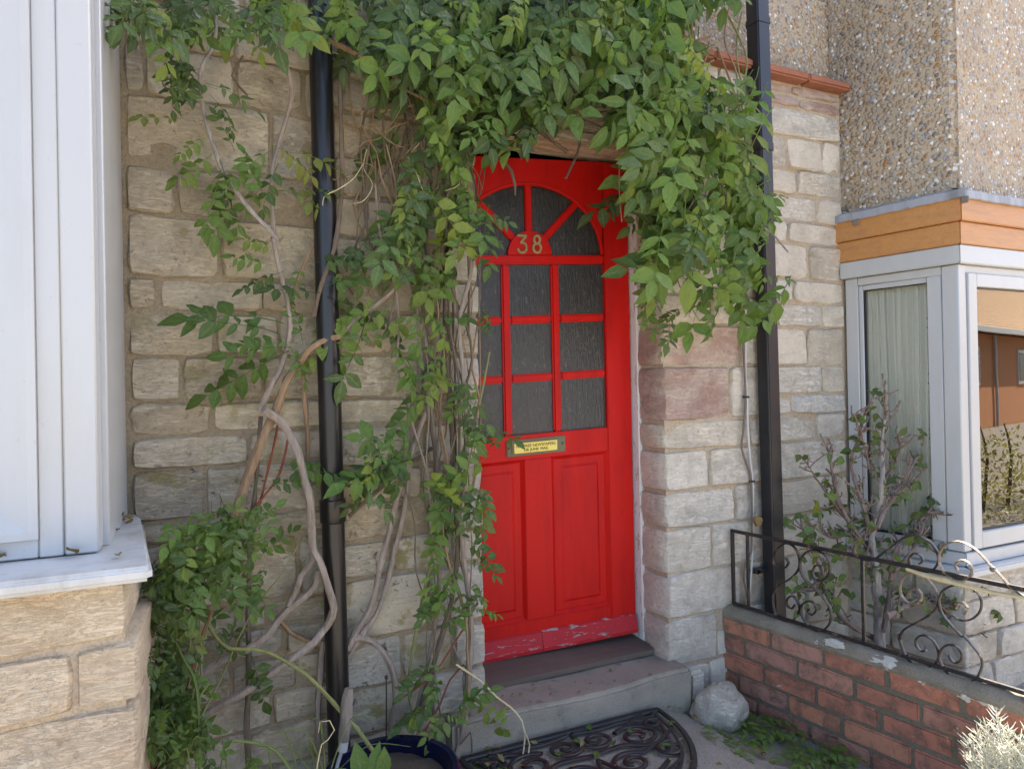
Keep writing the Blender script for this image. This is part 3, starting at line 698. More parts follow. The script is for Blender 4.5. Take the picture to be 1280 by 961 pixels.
for i in range(N):
    bm.faces.new((va[i], va[i + 1], vt[i + 1], vt[i])); bm.faces.new((vab[i], vtb[i], vtb[i + 1], vab[i + 1]))
    bm.faces.new((va[i], vab[i], vab[i + 1], va[i + 1])); bm.faces.new((vt[i], vt[i + 1], vtb[i + 1], vtb[i]))
obj('top_rail', bm, M['red'], door)
bm = nb(); tube(bm, [(DF(CXD + (ea + .001) * math.cos(math.pi * i / 40), .006, ez + (eb + .001) * math.sin(math.pi * i / 40)), .0085) for i in range(41)], 8, None); obj('arch_bead', bm, M['red'], door)
dp('transom_bar', M['red'], .1125, .7675, .002, .042, 1.709, 1.745, .005)
for x in (.332, .543): dp('glazing_bar', M['red'], x - .017, x + .017, .004, .042, 1.034, 1.7085, .007)
for z in (1.489, 1.257):
    for x0, x1 in ((.1125, .3145), (.3495, .5255), (.5605, .7675)): dp('glazing_bar', M['red'], x0, x1, .006, .042, z - .016, z + .016, .007)
def radial(an, w=.015):
    c, s = math.cos(an), math.sin(an)
    k = 1 / math.sqrt((c / ea) ** 2 + (s / eb) ** 2)
    pts = [(CXD + c * r - s * q, ez + s * r + c * q) for r, q in ((.085, -w), (k + .004, -w), (k + .004, w), (.085, w))]
    bm = nb(); prism(bm, DF, pts, .004, .042, .005); obj('glazing_bar', bm, M['red'], door)
for an in (45, 90, 135): radial(R(an))
hub = [(CXD + .093 * math.cos(math.pi * i / 20), ez + .093 * math.sin(math.pi * i / 20)) for i in range(21)] + [(CXD - .093, ez - .0015), (CXD + .093, ez - .0015)]
bm = nb(); prism(bm, DF, hub, -.002, .042, .004); obj('hub_panel', bm, M['red'], door)
dp('lock_rail', M['red'], .1125, .7675, .001, .043, .935, 1.033)
dp('bottom_rail', M['red'], .1125, .7675, .001, .043, .168, .300)
dp('muntin', M['red'], .364, .482, .001, .043, .3005, .9345)
# glass panes
cols = ((.112, .3155), (.3485, .5265), (.5595, .768))
for z0, z1 in ((1.503, 1.711), (1.271, 1.475), (1.031, 1.243)):
    for x0, x1 in cols: dp('pane', M['obscure'], x0 - .004, x1 + .004, .020, .026, z0 - .004, z1 + .004, 0)
for a0, a1 in ((0, 45), (45, 90), (90, 135), (135, 180)):
    pts = []
    for i in range(9):
        an = R(a0 + (a1 - a0) * i / 8); c, s = math.cos(an), math.sin(an); k = 1 / math.sqrt((c / ea) ** 2 + (s / eb) ** 2) + .006
        pts.append((CXD + c * k, ez + s * k))
    for i in range(8, -1, -1):
        an = R(a0 + (a1 - a0) * i / 8); pts.append((CXD + .08 * math.cos(an), ez + .08 * math.sin(an)))
    bm = nb(); prism(bm, DF, pts, .020, .026); obj('pane', bm, M['obscure'], door, smooth=False)
# lower panels, sunk and fielded
for x0, x1 in ((.112, .3645), (.4815, .768)):
    bm = nb(); z0, z1 = .300, .935
    lv = [(0, .003), (.012, .015), (.016, .013), (.042, .013), (.052, .008)]
    rings = [[bm.verts.new(DF(x, y, z)) for x, z in ((x0 + o, z0 + o), (x1 - o, z0 + o), (x1 - o, z1 - o), (x0 + o, z1 - o))] for o, y in lv]
    for a, b in zip(rings, rings[1:]):
        for i in range(4): bm.faces.new((a[i], a[(i + 1) % 4], b[(i + 1) % 4], b[i]))
    bm.faces.new(rings[-1]); bk = [bm.verts.new(DF(x, .03, z)) for x, z in ((x0, z0), (x1, z0), (x1, z1), (x0, z1))]
    for i in range(4): bm.faces.new((rings[0][i], rings[0][(i + 1) % 4], bk[(i + 1) % 4], bk[i]))
    bm.faces.new(bk[::-1]); obj('panel', bm, M['red'], door, smooth=False)
for x0, x1 in ((.004, .425), (.427, W_ - .004)):
    bm = nb()
    sec = [(-.0005, .172), (-.024, .176), (-.026, .19), (-.008, .246), (-.0005, .252)]
    A = [bm.verts.new(DF(x0, y, z)) for y, z in sec]; B = [bm.verts.new(DF(x1, y, z)) for y, z in sec]
    bm.faces.new(A); bm.faces.new(B[::-1])
    for i in range(5): bm.faces.new((A[i], B[i], B[(i + 1) % 5], A[(i + 1) % 5]))
    w = obj('weatherboard', bm, M['red_worn'], door, smooth=False); w['label'] = 'scuffed faded red board along the foot of the door'
# letter plate
lp = dp('letter_plate', M['brass_old'], .306, .556, -.007, -.0005, .952, 1.016, .003)
dp('flap', M['brass_old'], .334, .536, -.012, -.0075, .960, 1.008, .002, lp)
pl = dp('notice', M['plate_yellow'], .345, .528, -.0145, -.0125, .963, 1.003, .001, lp)
for x in (.318, .545):
    bm = nb(); bmesh.ops.create_uvsphere(bm, u_segments=10, v_segments=6, radius=.006, matrix=Matrix.Translation(DF(x, -.008, .986))); obj('screw', bm, M['brass_old'], lp)
def text(body, size, center, F, mat, parent, name, width=None, extrude=.0006):
    cv = bpy.data.curves.new(name, 'FONT'); cv.body = body; cv.size = size; cv.extrude = extrude; cv.align_x = 'CENTER'; cv.align_y = 'CENTER'; cv.resolution_u = 3
    t = bpy.data.objects.new(name, cv); COL.objects.link(t)
    me = bpy.data.meshes.new_from_object(t.evaluated_get(bpy.context.evaluated_depsgraph_get())); bpy.data.objects.remove(t)
    bm = nb(); bm.from_mesh(me); k = 1
    if width: k = width / (max(v.co.x for v in bm.verts) - min(v.co.x for v in bm.verts))
    for v in bm.verts:
        x, y, z = v.co; v.co = F(center[0] - x * k, center[1] - z, center[2] + y)
    bmesh.ops.reverse_faces(bm, faces=bm.faces)
    return obj(name, bm, mat, parent, smooth=False, recalc=False)
text('NO FREE NEWSPAPERS', .0165, (.4365, -.0152, .990), DF, M['ink'], lp, 'lettering', .166)
text('OR JUNK MAIL', .0165, (.4365, -.0152, .974), DF, M['ink'], lp, 'lettering', .104)
# house number 38
def digit(lines, name, x):
    bm = nb()
    for ln in lines: tube(bm, [(DF(x - a, -.006, 1.752 + b), .0054) for a, b in ln], 8, .004, flat=None)
    o = obj(name, bm, M['verdigris'], door); return o
ell = lambda cx, cy, rx, ry, a0, a1, n=18: [(cx + rx * math.cos(R(a0 + (a1 - a0) * i / n)), cy + ry * math.sin(R(a0 + (a1 - a0) * i / n))) for i in range(n + 1)]
digit([[(-.018, .064), (-.0165, .069), (0, .0675), (.016, .068), (.012, .061), (.003, .051), (-.006, .041), (.003, .040), (.013, .035), (.0175, .024), (.015, .010), (.006, .002), (-.004, .0015), (-.013, .005), (-.018, .014), (-.0165, .017)]], 'digit', .475)
digit([ell(0, .0525, .0125, .0155, 0, 360), ell(0, .0195, .0165, .0185, 0, 360)], 'digit', .412)
# ------------------------------------------------------------------ pipes and cables
lpipe = thing('drainpipe', (.375, 2.11, 0), 'round black plastic drainpipe on the stone wall left of the red door', 'drainpipe')
pc = lambda v: atY(413 + (v - 480) * .027 - 1.2, v, 2.105)
ptop, pjoin, pbot = pc(5), pc(632), pc(945)
ax = lambda z: Vector((ptop.x + (pbot.x - ptop.x) * (ptop.z - z) / (ptop.z - pbot.z), 2.105, z))
bm = nb(); tube(bm, [(ax(2.7), .0345), (ax(pjoin.z + .02), .0345)], 24, None); obj('upper_pipe', bm, M['black_plastic'], lpipe)
bm = nb(); tube(bm, [(ax(pjoin.z - .03), .034), (ax(-.02), .034)], 24, None); obj('lower_pipe', bm, M['black_plastic'], lpipe)
bm = nb(); tube(bm, [(ax(pjoin.z + .022), .036), (ax(pjoin.z + .018), .0395), (ax(pjoin.z - .045), .0395), (ax(pjoin.z - .05), .036)], 24, None); obj('socket', bm, M['black_plastic'], lpipe)
rp = thing('drainpipe', (2.2, 2.12, 0), 'square black drainpipe running up the pale stone wall right of the door', 'drainpipe')
a, b = atY(945, 0, 2.115), atY(968, 770, 2.115)
lean = (a.x - b.x) / (a.z - b.z); xz = lambda z: 2.175 + lean * (z - 1.2)
def sqpipe(z0, z1, hw, name):
    bm = nb(); vs = []
    for z in (z0, z1):
        for dx, dy in ((-hw, -hw), (hw, -hw), (hw, hw), (-hw, hw)): vs.append(bm.verts.new((xz(z) + dx, 2.125 + dy, z)))
    for q in ((0, 1, 5, 4), (1, 2, 6, 5), (2, 3, 7, 6), (3, 0, 4, 7), (0, 3, 2, 1), (4, 5, 6, 7)): bm.faces.new([vs[i] for i in q])
    bmesh.ops.bevel(bm, geom=[e for e in bm.edges if abs(e.verts[0].co.z - e.verts[1].co.z) > .01], offset=.006, segments=3, affect='EDGES')
    return obj(name, bm, M['black_pvc'], rp)
zj = atY(950, 181, 2.1).z; zj2 = atY(948, 22, 2.1).z
sqpipe(-.1, zj, .0325, 'pipe'); sqpipe(zj + .001, 3.4, .0345, 'pipe'); sqpipe(zj2 - .02, zj2 + .005, .037, 'socket'); sqpipe(zj - .018, zj + .012, .0365, 'socket')
p = atY(912, 717, 2.16); bm = nb(); box(bm, Z0, xz(.43) - .085, xz(.43) + .03, 2.135, 2.165, .405, .425, .003)
tube(bm, [(Vector((xz(.43) - .08, 2.135, .415)), .012), (Vector((xz(.43) - .08, 2.178, .415)), .012)], 10, None); obj('bracket', bm, M['black_pvc'], rp)
cab = thing('cable', (2.1, 2.16, .3), 'pair of thin grey and white cables clipped down the wall beside the square pipe', 'cable')
C1 = [(926, 370), (929, 420), (931, 470), (932, 500), (929, 540), (927, 560), (933, 580), (939, 602), (940, 660), (939, 690), (932, 705), (930, 725), (934, 745), (936, 762)]
C2 = [(931, 340), (932, 400), (932, 470), (934, 500), (935, 540), (938, 575), (941, 602), (941, 640), (940, 700), (937, 745), (938, 762)]
for C, mt, r in ((C1, 'cable_brown', .0045), (C2, 'cable_white', .0042)):
    bm = nb(); tube(bm, [(atY(u, v, 2.157), r) for u, v in [(C[0][0] - 2, C[0][1] - 120), (C[0][0] - 1, C[0][1] - 40)] + C], 8, .03); obj('wire', bm, M[mt], cab)
for u, v in ((933, 496), (940, 600)):
    bm = nb(); box(bm, WF, atY(u, v, 2.157).x - .009, atY(u, v, 2.157).x + .009, -.032, -.01, zx(u, v) - .004, zx(u, v) + .004, .001); obj('clip', bm, M['black_plastic'], cab)
c = atY(936, 256, 2.15); bm = nb(); tube(bm, [(Vector((c.x, 2.178, c.z)), .05), (Vector((c.x, 2.13, c.z)), .05), (Vector((c.x, 2.122, c.z)), .044)], 20, None)
tag(obj('wall_plate', bm, M['grey_plate']), 'round blue grey plate on the wall half hidden by the hanging vine', 'cover plate')
c = atY(948, 651, 2.1); bm = nb(); tube(bm, [(Vector((c.x, 2.10, c.z - .02)), .012), (Vector((c.x, 2.105, c.z)), .020), (Vector((c.x + .004, 2.11, c.z + .014)), .013)], 8, .01, rough=.5)
tag(obj('dry_leaf', bm, M['leaf_dry']), 'curled brown dead leaf caught against the square drainpipe', 'dead leaf')

# ------------------------------------------------------------------ brick wall, railing
BA = Vector((1.955, 2.185, 0)); BD = Vector((.147, -.989, 0)); KF = Fr(BA, BD)   # inward normal points to +x
BL = 1.75
bw = thing('brick_wall', (2.1, 1.3, -.1), 'low old red brick wall with a crusty mortar top, carrying the railing', 'brick wall')
bm = nb(); box(bm, KF, -.03, BL, .006, .10, -.3, .25, 0); obj('mortar', bm, M['mortar_brick'], bw, smooth=False)
for k in range(6):
    z1 = .246 - k * .0745; z0 = z1 - .064; s = (.0, -.115, -.03, -.14, -.06, -.11)[k]; first = True
    while s < BL:
        L = random.uniform(.205, .222); a = max(s, .004); b = min(s + L, BL)
        if b - a > .03:
            bm = nb(); o = random.uniform(-.003, .003); box(bm, KF, a, b, -.002 + o, .06, z0 + random.uniform(-.002, .002), z1 + random.uniform(-.002, .002), .006, 2)
            t = random.uniform(-.012, .012)
            for v in bm.verts:
                v.co += Vector((0, 0, 1)) * (.003 * noise.noise(v.co * 20)) - KF.n * (.004 * noise.noise(v.co * 31) + t * ((v.co - KF(a, 0, 0)).dot(KF.d) - L / 2))
            obj('brick', bm, M['brick'], bw)
        s += L + .0115
bm = nb(); n = 90; rows = []
for i in range(n + 1):
    s = -.02 + (BL + .02) * i / n; q = lambda a: .006 * noise.noise(Vector((s * 17, a, 0))) + .005 * noise.noise(Vector((s * 55, a, 3)))
    rows.append([bm.verts.new(KF(s, y, z)) for y, z in ((.001 + q(1) * .5, .238 + q(6)), (-.004 + q(1), .252 + q(2)), (.006 + q(4), .275 + q(3)), (.026, .287 + q(5)), (.06, .29 + q(7)), (.1, .27 + q(8)), (.105, .2))])
for i in range(n):
    for j in range(6): bm.faces.new((rows[i][j], rows[i + 1][j], rows[i + 1][j + 1], rows[i][j + 1]))
obj('capping', bm, M['cap'], bw)
for u, v, wd, hg in ((1042, 805, .05, .012), (1022, 803, .018, .014), (1105, 829, .075, .018), (1207, 868, .03, .02), (1230, 877, .06, .022), (1152, 850, .02, .012)):
    p = atP(u, v, BA, KF.n); s = (p - BA).dot(BD); bm = nb()
    bmesh.ops.create_icosphere(bm, subdivisions=3, radius=1)
    for q in bm.verts:
        k = 1 + .5 * noise.noise(q.co * 2.3 + Vector((u, v, 0))); co = q.co * k
        q.co = KF(s + co.x * wd, .012 + co.y * .013 + co.z * .006, p.z + co.z * hg)
    obj('lichen', bm, M['lichen'], bw)

rl = thing('railing', KF(.5, .03, .29), 'black wrought iron railing with scrolls on the low brick wall, its far scrolls a patchy paler brown', 'railing')
RP = KF(0, .03, 0); RN = KF.n
rp_ = lambda u, v, o=0: atP(u, v, RP + RN * o, RN)
def rpt(s, z, o=0): return KF(s, .03 + o, z)
def rs(u, v):
    p = rp_(u, v); return (p - BA).dot(BD), p.z
def bar(s0, z0, s1, z1, w, name, mat='iron', wy=None):
    bm = nb(); p, q = rpt(s0, z0), rpt(s1, z1); t = (q - p).normalized(); a = RN; b = t.cross(a); wy = wy or w; vs = []
    for c in (p, q):
        for i, j in ((-1, -1), (1, -1), (1, 1), (-1, 1)): vs.append(bm.verts.new(c + a * i * wy / 2 + b * j * w / 2))
    for f in ((0, 1, 5, 4), (1, 2, 6, 5), (2, 3, 7, 6), (3, 0, 4, 7), (0, 3, 2, 1), (4, 5, 6, 7)): bm.faces.new([vs[i] for i in f])
    bmesh.ops.bevel(bm, geom=bm.edges[:], offset=.0015, segments=1, affect='EDGES', clamp_overlap=True)
    return obj(name, bm, M[mat], rl)
_, zT = rs(905, 661); sA = .034; zB_ = rs(905, 752)[1]; zB_ = .297
bar(sA - .006, zT, 1.68, zT, .013, 'top_rail'); bar(sA - .006, zB_, 1.68, zB_, .012, 'bottom_rail')
bar(sA, zB_, sA, zT, .013, 'post')
for u, v in ((935, 710), (1079, 750)):
    s, _ = rs(u, v); bar(s, zB_ + .002, s, zT - .002, .011, 'baluster')
bar(1.62, zB_ + .002, 1.62, zT - .002, .012, 'post')
def scroll(pts, mat='iron', r=.0043, name='scroll'):
    bm = nb(); tube(bm, [(rp_(u, v), r) for u, v in pts], 8, .008, flat=RN); return obj(name, bm, M[mat], rl)
Z1 = lambda L: [(890 + x / 6.4, 640 + y / 6.4) for x, y in L]
Z2 = lambda L: [(1060 + x / 5.818, 640 + y / 5.818) for x, y in L]
Z3 = lambda L: [(1080 + x / 6.4, 760 + y / 6.4) for x, y in L]
# first panel
scroll(Z1([(575, 460), (612, 420), (600, 365), (550, 365), (500, 420), (490, 380), (515, 300), (590, 250), (660, 280), (700, 370), (690, 460), (620, 535), (540, 580), (495, 650), (490, 740), (520, 830), (590, 870), (650, 860), (700, 790), (690, 720), (650, 670), (605, 690), (600, 745), (640, 770), (660, 740)])[4:])
scroll(Z1([(500, 420), (545, 450), (590, 440), (612, 400), (590, 365)]))
scroll(Z1([(885, 485), (875, 435), (830, 425), (805, 480), (830, 535), (880, 545), (930, 500), (945, 420), (910, 345), (840, 305), (770, 310), (720, 360), (705, 440), (740, 530), (820, 610), (900, 690), (950, 790), (940, 890), (880, 945), (820, 940), (760, 890), (715, 810), (720, 740), (770, 710), (820, 730), (835, 780), (800, 820), (770, 790), (775, 770)]))
# second panel, below the rail
scroll(Z2([(520, 620), (535, 590), (510, 560), (460, 565), (445, 600), (470, 625), (500, 610)])[:5], 'iron_pale')
scroll(Z2([(455, 570), (500, 565), (535, 600), (525, 650), (470, 665), (405, 630), (378, 560), (400, 480), (460, 440), (530, 460), (600, 510), (645, 580), (655, 640)]), 'iron_pale')
scroll(Z2([(790, 690), (800, 660), (840, 655), (868, 690), (850, 740), (800, 760)])[::-1][1:] + [], 'iron_pale')
scroll(Z2([(868, 690), (840, 655), (795, 675), (790, 700)]), 'iron_pale')
scroll(Z2([(760, 745), (820, 785), (900, 775), (960, 720), (970, 640), (930, 570), (860, 530), (770, 530), (690, 570), (660, 640), (640, 700), (570, 760), (480, 810), (400, 860), (375, 930)]) + Z3([(280, 200), (300, 300), (350, 400), (430, 460), (500, 475), (570, 440), (598, 380), (580, 300), (530, 235), (470, 215), (420, 240), (420, 300), (460, 340), (500, 335)]))
scroll(Z2([(660, 640), (680, 730), (750, 820), (830, 900)]) + Z3([(800, 220), (880, 310), (940, 400), (940, 480), (890, 565), (810, 590), (720, 560), (640, 480), (600, 400), (620, 325), (680, 290), (750, 310), (785, 370), (770, 420), (730, 435), (690, 400), (680, 375)]))
# the crest above the rail
scroll(Z2([(55, 240), (45, 280), (80, 330), (170, 350), (250, 300), (330, 240), (400, 190), (480, 165), (560, 190), (620, 240), (655, 310), (650, 380), (600, 430), (540, 435), (470, 400), (445, 340), (480, 300), (525, 310), (545, 350), (520, 375)]))
scroll(Z2([(800, 425), (780, 390), (800, 355), (850, 350), (895, 390), (895, 450), (850, 490), (770, 480), (690, 420), (660, 340), (680, 270), (740, 220), (820, 215), (900, 250), (970, 310), (1040, 390), (1110, 460), (1190, 550), (1280, 610), (1390, 640)]), 'iron_pale')
bm = nb(); bmesh.ops.create_uvsphere(bm, u_segments=8, v_segments=6, radius=.009, matrix=Matrix.Translation(rp_(1241, 711))); obj('collar', bm, M['iron_pale'], rl)
bm = nb(); tube(bm, [(rp_(u, v, -.012), r) for (u, v), r in zip([(1133, 711), (1160, 720), (1200, 730), (1240, 740), (1280, 747), (1330, 758)], (.005, .008, .008, .006, .005, .004))], 8, .02, rough=.3)
tag(obj('straw_stalk', bm, M['straw']), 'long pale dry stem lying along the top of the railing', 'dry stem')

# ------------------------------------------------------------------ boulder, mat, pot, tool
bo = Vector((1.755, 1.955, 0)); bm = nb(); bmesh.ops.create_icosphere(bm, subdivisions=4, radius=1)
for v in bm.verts:
    c = v.co.copy(); k = 1 + .16 * noise.noise(c * 1.3 + Vector((5, 2, 1))) + .10 * noise.noise(c * 2.6) + .03 * noise.noise(c * 8)
    for pn in ((-.5, -.75, .45, .80), (.9, -.3, .3, .80), (.1, -.3, .95, .78), (-.9, .1, .4, .82), (.35, -.9, -.1, .85)):
        n_ = Vector(pn[:3]).normalized(); d = c.dot(n_) - pn[3]
        if d > 0: c -= n_ * d * .62
    v.co = Vector((c.x * .118 * k, c.y * .1 * k, c.z * .080 * k + (.012 if c.x > .2 else 0))) + Vector((bo.x + .03, bo.y + .06, -.03))
tag(obj('boulder', bm, M['boulder']), 'pale grey boulder in the corner between the step and the brick wall', 'rock')

mat_ = thing('door_mat', (1.15, 2.04, .005), 'black rubber half-round door mat with scrolled openwork below the step', 'door mat')
MX, MY, MA, MB = 1.14, 2.055, .385, .47
mp = lambda x, y: Vector((x, y, gh(x, y) + .014))
def strip(pts, r, name='scroll'):
    bm = nb(); tube(bm, [(mp(x, y), r) for x, y in pts], 8, .015, flat=None)
    for v in bm.verts: v.co.z = gh(v.co.x, v.co.y) + .010 + (v.co.z - gh(v.co.x, v.co.y) - .014) * .62 + .003
    return obj(name, bm, M['rubber'], mat_)
el = [(MX + MA * math.cos(-math.pi * i / 40), MY + MB * math.sin(-math.pi * i / 40)) for i in range(41)]
strip(el, .011, 'border'); strip([(MX - MA, MY), (MX + MA, MY)], .013, 'border')
strip([(MX + (MA - .045) * math.cos(-math.pi * i / 40), MY - .03 + (MB - .07) * math.sin(-math.pi * i / 40)) for i in range(41)], .006, 'border')
def spiral(cx, cy, r0, turns, a0, sgn=1, tail=None):
    n = int(26 * turns); L = [(cx + r0 * (1 - .82 * i / n) * math.cos(a0 + sgn * 2 * math.pi * turns * i / n), cy + .8 * r0 * (1 - .82 * i / n) * math.sin(a0 + sgn * 2 * math.pi * turns * i / n)) for i in range(n + 1)]
    return ([tail] if tail else []) + L
for sx in (-1, 1):
    for cx, cy, r0, tn, a0, sg, tl in ((.20, -.13, .085, 1.6, 2.4, -1, (.30, -.02)), (.09, -.26, .075, 1.6, .6, 1, (.22, -.2)), (.255, -.245, .055, 1.4, 1.2, 1, (.32, -.1)), (.06, -.09, .065, 1.5, 3.0, 1, (.0, -.03)), (.12, -.385, .05, 1.4, 1.5, -1, (.2, -.3)), (.30, -.085, .04, 1.3, .5, 1, (.35, -.03)), (.035, -.35, .04, 1.3, 1.2, 1, (.0, -.2))):
        strip([(MX + sx * x, MY + y) for x, y in spiral(cx, cy, r0, tn, a0, sg, tl)], .0085)
    strip([(MX + sx * x, MY + y) for x, y in ((.01, -.02), (.1, -.035), (.2, -.03), (.3, -.05), (.36, -.02))], .008)
    strip([(MX + sx * x, MY + y) for x, y in ((.0, -.17), (.12, -.16), (.21, -.2), (.29, -.17), (.345, -.13))], .008)
    strip([(MX + sx * x, MY + y) for x, y in ((.0, -.44), (.07, -.39), (.16, -.35), (.24, -.31), (.28, -.26))], .008)

pcn = atZ(462, 985, .19); PX, PY = .47, 1.84; pz = .165
pot = thing('plant_pot', (PX, PY, 0), 'glazed dark blue plant pot at the foot of the round drainpipe', 'plant pot')
PR = .185
bm = nb(); lathe(bm, (PX, PY, 0), [(.11, .0), (.12, .005), (.15, pz * .6), (PR - .012, pz - .03), (PR, pz - .018), (PR + .003, pz - .006), (PR - .004, pz), (PR - .018, pz - .003), (PR - .024, pz - .03), (PR - .03, pz - .1)], 48); obj('body', bm, M['pot'], pot)
bm = nb(); bmesh.ops.create_circle(bm, cap_ends=True, segments=32, radius=PR - .026, matrix=Matrix.Translation((PX, PY, pz - .045)))
bmesh.ops.subdivide_edges(bm, edges=bm.edges[:], cuts=3, use_grid_fill=True)
for v in bm.verts: v.co.z += .012 * noise.noise(v.co * 30)
obj('compost', bm, M['soil'], pot)
tl = thing('hand_tool', (PX, PY, pz - .05), 'hand tool with a weathered wooden handle stuck upright in the blue pot', 'garden tool')
tp = lambda u, v: atY(u, v, 1.93)
bm = nb(); tube(bm, [(tp(436, 860), .010), (tp(435, 870), .016), (tp(432, 900), .017), (tp(430, 925), .015)], 10, .02, rough=.25); obj('handle', bm, M['grey_wood'], tl)
bm = nb(); tube(bm, [(tp(430, 925), .0135), (tp(428, 938), .0135)], 14, None); obj('ferrule', bm, M['steel'], tl)
bm = nb(); tube(bm, [(tp(428, 936), .005), (tp(424, 948), .005), (tp(418, 968), .005)], 8, .02); obj('tine', bm, M['steel'], tl)
bm = nb(); tube(bm, [(atY(483, v, 1.97), .0022) for v in (846, 900, 945)], 6, None); bmesh.ops.create_uvsphere(bm, u_segments=8, v_segments=6, radius=.006, matrix=Matrix.Translation(atY(483, 846, 1.97)))
tag(obj('plant_stick', bm, M['black_plastic']), 'thin dark stick standing in the blue pot behind the handle', 'stick')
# ------------------------------------------------------------------ leaves
def leaflet(bm, base, e, n, L, wid=.25, curl=.25, wav=.0):
    """one pointed leaflet folded along its midrib"""
    lay = bm.verts.layers.float.get('rib') or bm.verts.layers.float.new('rib')
    e = e.normalized(); n = (n - e * n.dot(e)).normalized(); f = n.cross(e)
    rows = []; prof = ((.0, .03), (.14, .55), (.38, 1.0), (.62, .85), (.83, .42), (1.0, .02))
    for t, w in prof:
        c = base + e * (L * t) - n * (L * curl * t * t) ; hw = L * wid * w
        wv = wav * L * math.sin(t * 13 + base.x * 90)
        rows.append((bm.verts.new(c - f * hw + n * (hw * .32 + wv)), bm.verts.new(c), bm.verts.new(c + f * hw + n * (hw * .32 - wv))))
    for q in rows: q[1][lay] = 1.0
    for a, b in zip(rows, rows[1:]):
        bm.faces.new((a[0], a[1], b[1], b[0])); bm.faces.new((a[1], a[2], b[2], b[1]))
def compound(bm, rng, pairs=4, Mx=None, droop=.25, wid=.25, fold=.35):
    pos = lambda t: Vector((t, .04 * math.sin(t * 3 + ph), -droop * t * t))
    ph = rng.uniform(0, 6); bm.verts.layers.float.get('rib') or bm.verts.layers.float.new('rib'); start = len(bm.verts)
    tube(bm, [(pos(i / 5), .008 * (1 - .6 * i / 5)) for i in range(6)], 3, None, cap=False)
    for k in range(pairs):
        t = .3 + .62 * k / max(1, pairs - 1) * .98
        for s in (-1, 1):
            if rng.random() < .06: continue
            an = R(rng.uniform(48, 74)); tt = min(1, t + rng.uniform(-.04, .04))
            e = Vector((math.cos(an), s * math.sin(an), -fold * rng.uniform(.4, 1.6)))
            nn = Vector((rng.uniform(-.3, .3), rng.uniform(-.3, .3) - s * .2, 1))
            leaflet(bm, pos(tt), e, nn, rng.uniform(.2, .37) * (1.05 - .2 * abs(k / pairs - .5)), wid * rng.uniform(.75, 1.3), rng.uniform(-.1, .5), rng.uniform(.01, .05))
    leaflet(bm, pos(1), Vector((1, rng.uniform(-.2, .2), -2 * droop)), Vector((rng.uniform(-.2, .2), 0, 1)), rng.uniform(.3, .42), wid, .2, .02)
    if Mx is not None:
        bm.verts.ensure_lookup_table()
        for v in bm.verts[start:]: v.co = Mx @ v.co
_rng = random.Random(5)
LEAFM = {}
def leaf_mesh(var, mat):
    if (var, mat) not in LEAFM:
        bm = nb(); rng = random.Random(100 + var); compound(bm, rng, (3, 3, 4, 4, 5, 4, 3, 5)[var % 8], None, (.1, .25, .2, .35, .3, .45, .15, .2)[var % 8], fold=(.2, .35, .5, .3, .6, .4, .25, .5)[var % 8])
        for f in bm.faces: f.smooth = True
        me = bpy.data.meshes.new('leaf'); bm.to_mesh(me); bm.free(); me.materials.append(M[mat]); LEAFM[(var, mat)] = me
    return LEAFM[(var, mat)]
def leaf_mx(p, q, hint):
    x = (q - p); L = x.length; x.normalize(); z = hint - x * hint.dot(x)
    if z.length < .1: z = x.orthogonal()
    z.normalize(); y = z.cross(x)
    mx = Matrix((x * L, y * L, z * L)).transposed().to_4x4(); mx.translation = p; return mx
def put_leaf(parent, p, q, hint, mat='leaf', name='leaf'):
    o = bpy.data.objects.new(name, leaf_mesh(random.randrange(8), mat)); COL.objects.link(o); o.parent = parent
    mx = leaf_mx(p, q, hint); mx.translation -= WL[parent.name]; o.matrix_local = mx; return o
def hint_(): return Vector((random.gauss(-.05, .75), -1 + random.gauss(0, .5), random.uniform(-.2, 1.6)))
def scatter(parent, regs, stuff=None):
    """clouds of leaves: (u, v, ru, rv, n, Y near, Y far, length in px, mean direction, material)"""
    for u, v, ru, rv, n, y0, y1, ln, dr, mat in regs:
        for _ in range(n):
            a = random.uniform(0, 2 * math.pi); r = math.sqrt(random.random())
            uu, vv = u + ru * r * math.cos(a), v + rv * r * math.sin(a); y = random.uniform(y0, y1)
            L = random.choice((.55, .75, .9, 1.0, 1.15)) * random.uniform(.85, 1.12) * ln * .9; an = R(dr) + random.gauss(0, .75)
            p = atY(uu - .5 * L * math.cos(an), vv - .5 * L * math.sin(an), min(2.15, y + .02)); q = atY(uu + .5 * L * math.cos(an), vv + .5 * L * math.sin(an), y - random.uniform(-.02, .09))
            mt = random.choice(mat) if isinstance(mat, (list, tuple)) else mat
            if stuff is not None: compound(stuff, _rng, random.choice((3, 4, 4, 5)), leaf_mx(p, q, hint_()), random.uniform(.1, .4))
            else: put_leaf(parent, p, q, hint_(), mt)
def stem(parent, pts, mat='bark_grey', name='stem', rough=.3, seg=8, step=.025):
    """pts: (u, v, offset from wall, radius)"""
    bm = nb(); tube(bm, [(atY(u, v, 2.18 - o), r) for u, v, o, r in pts], seg, step, rough=rough);     return obj(name, bm, M[mat], parent)
def S(parent, pts, o, r, mat='bark_grey', r1=None, o1=None):
    n = len(pts) - 1; r1 = r if r1 is None else r1; o1 = o if o1 is None else o1
    return stem(parent, [(u, v, o + (o1 - o) * i / n + .012 * math.sin(i * 1.7 + u), r + (r1 - r) * i / n) for i, (u, v) in enumerate(pts)], mat)

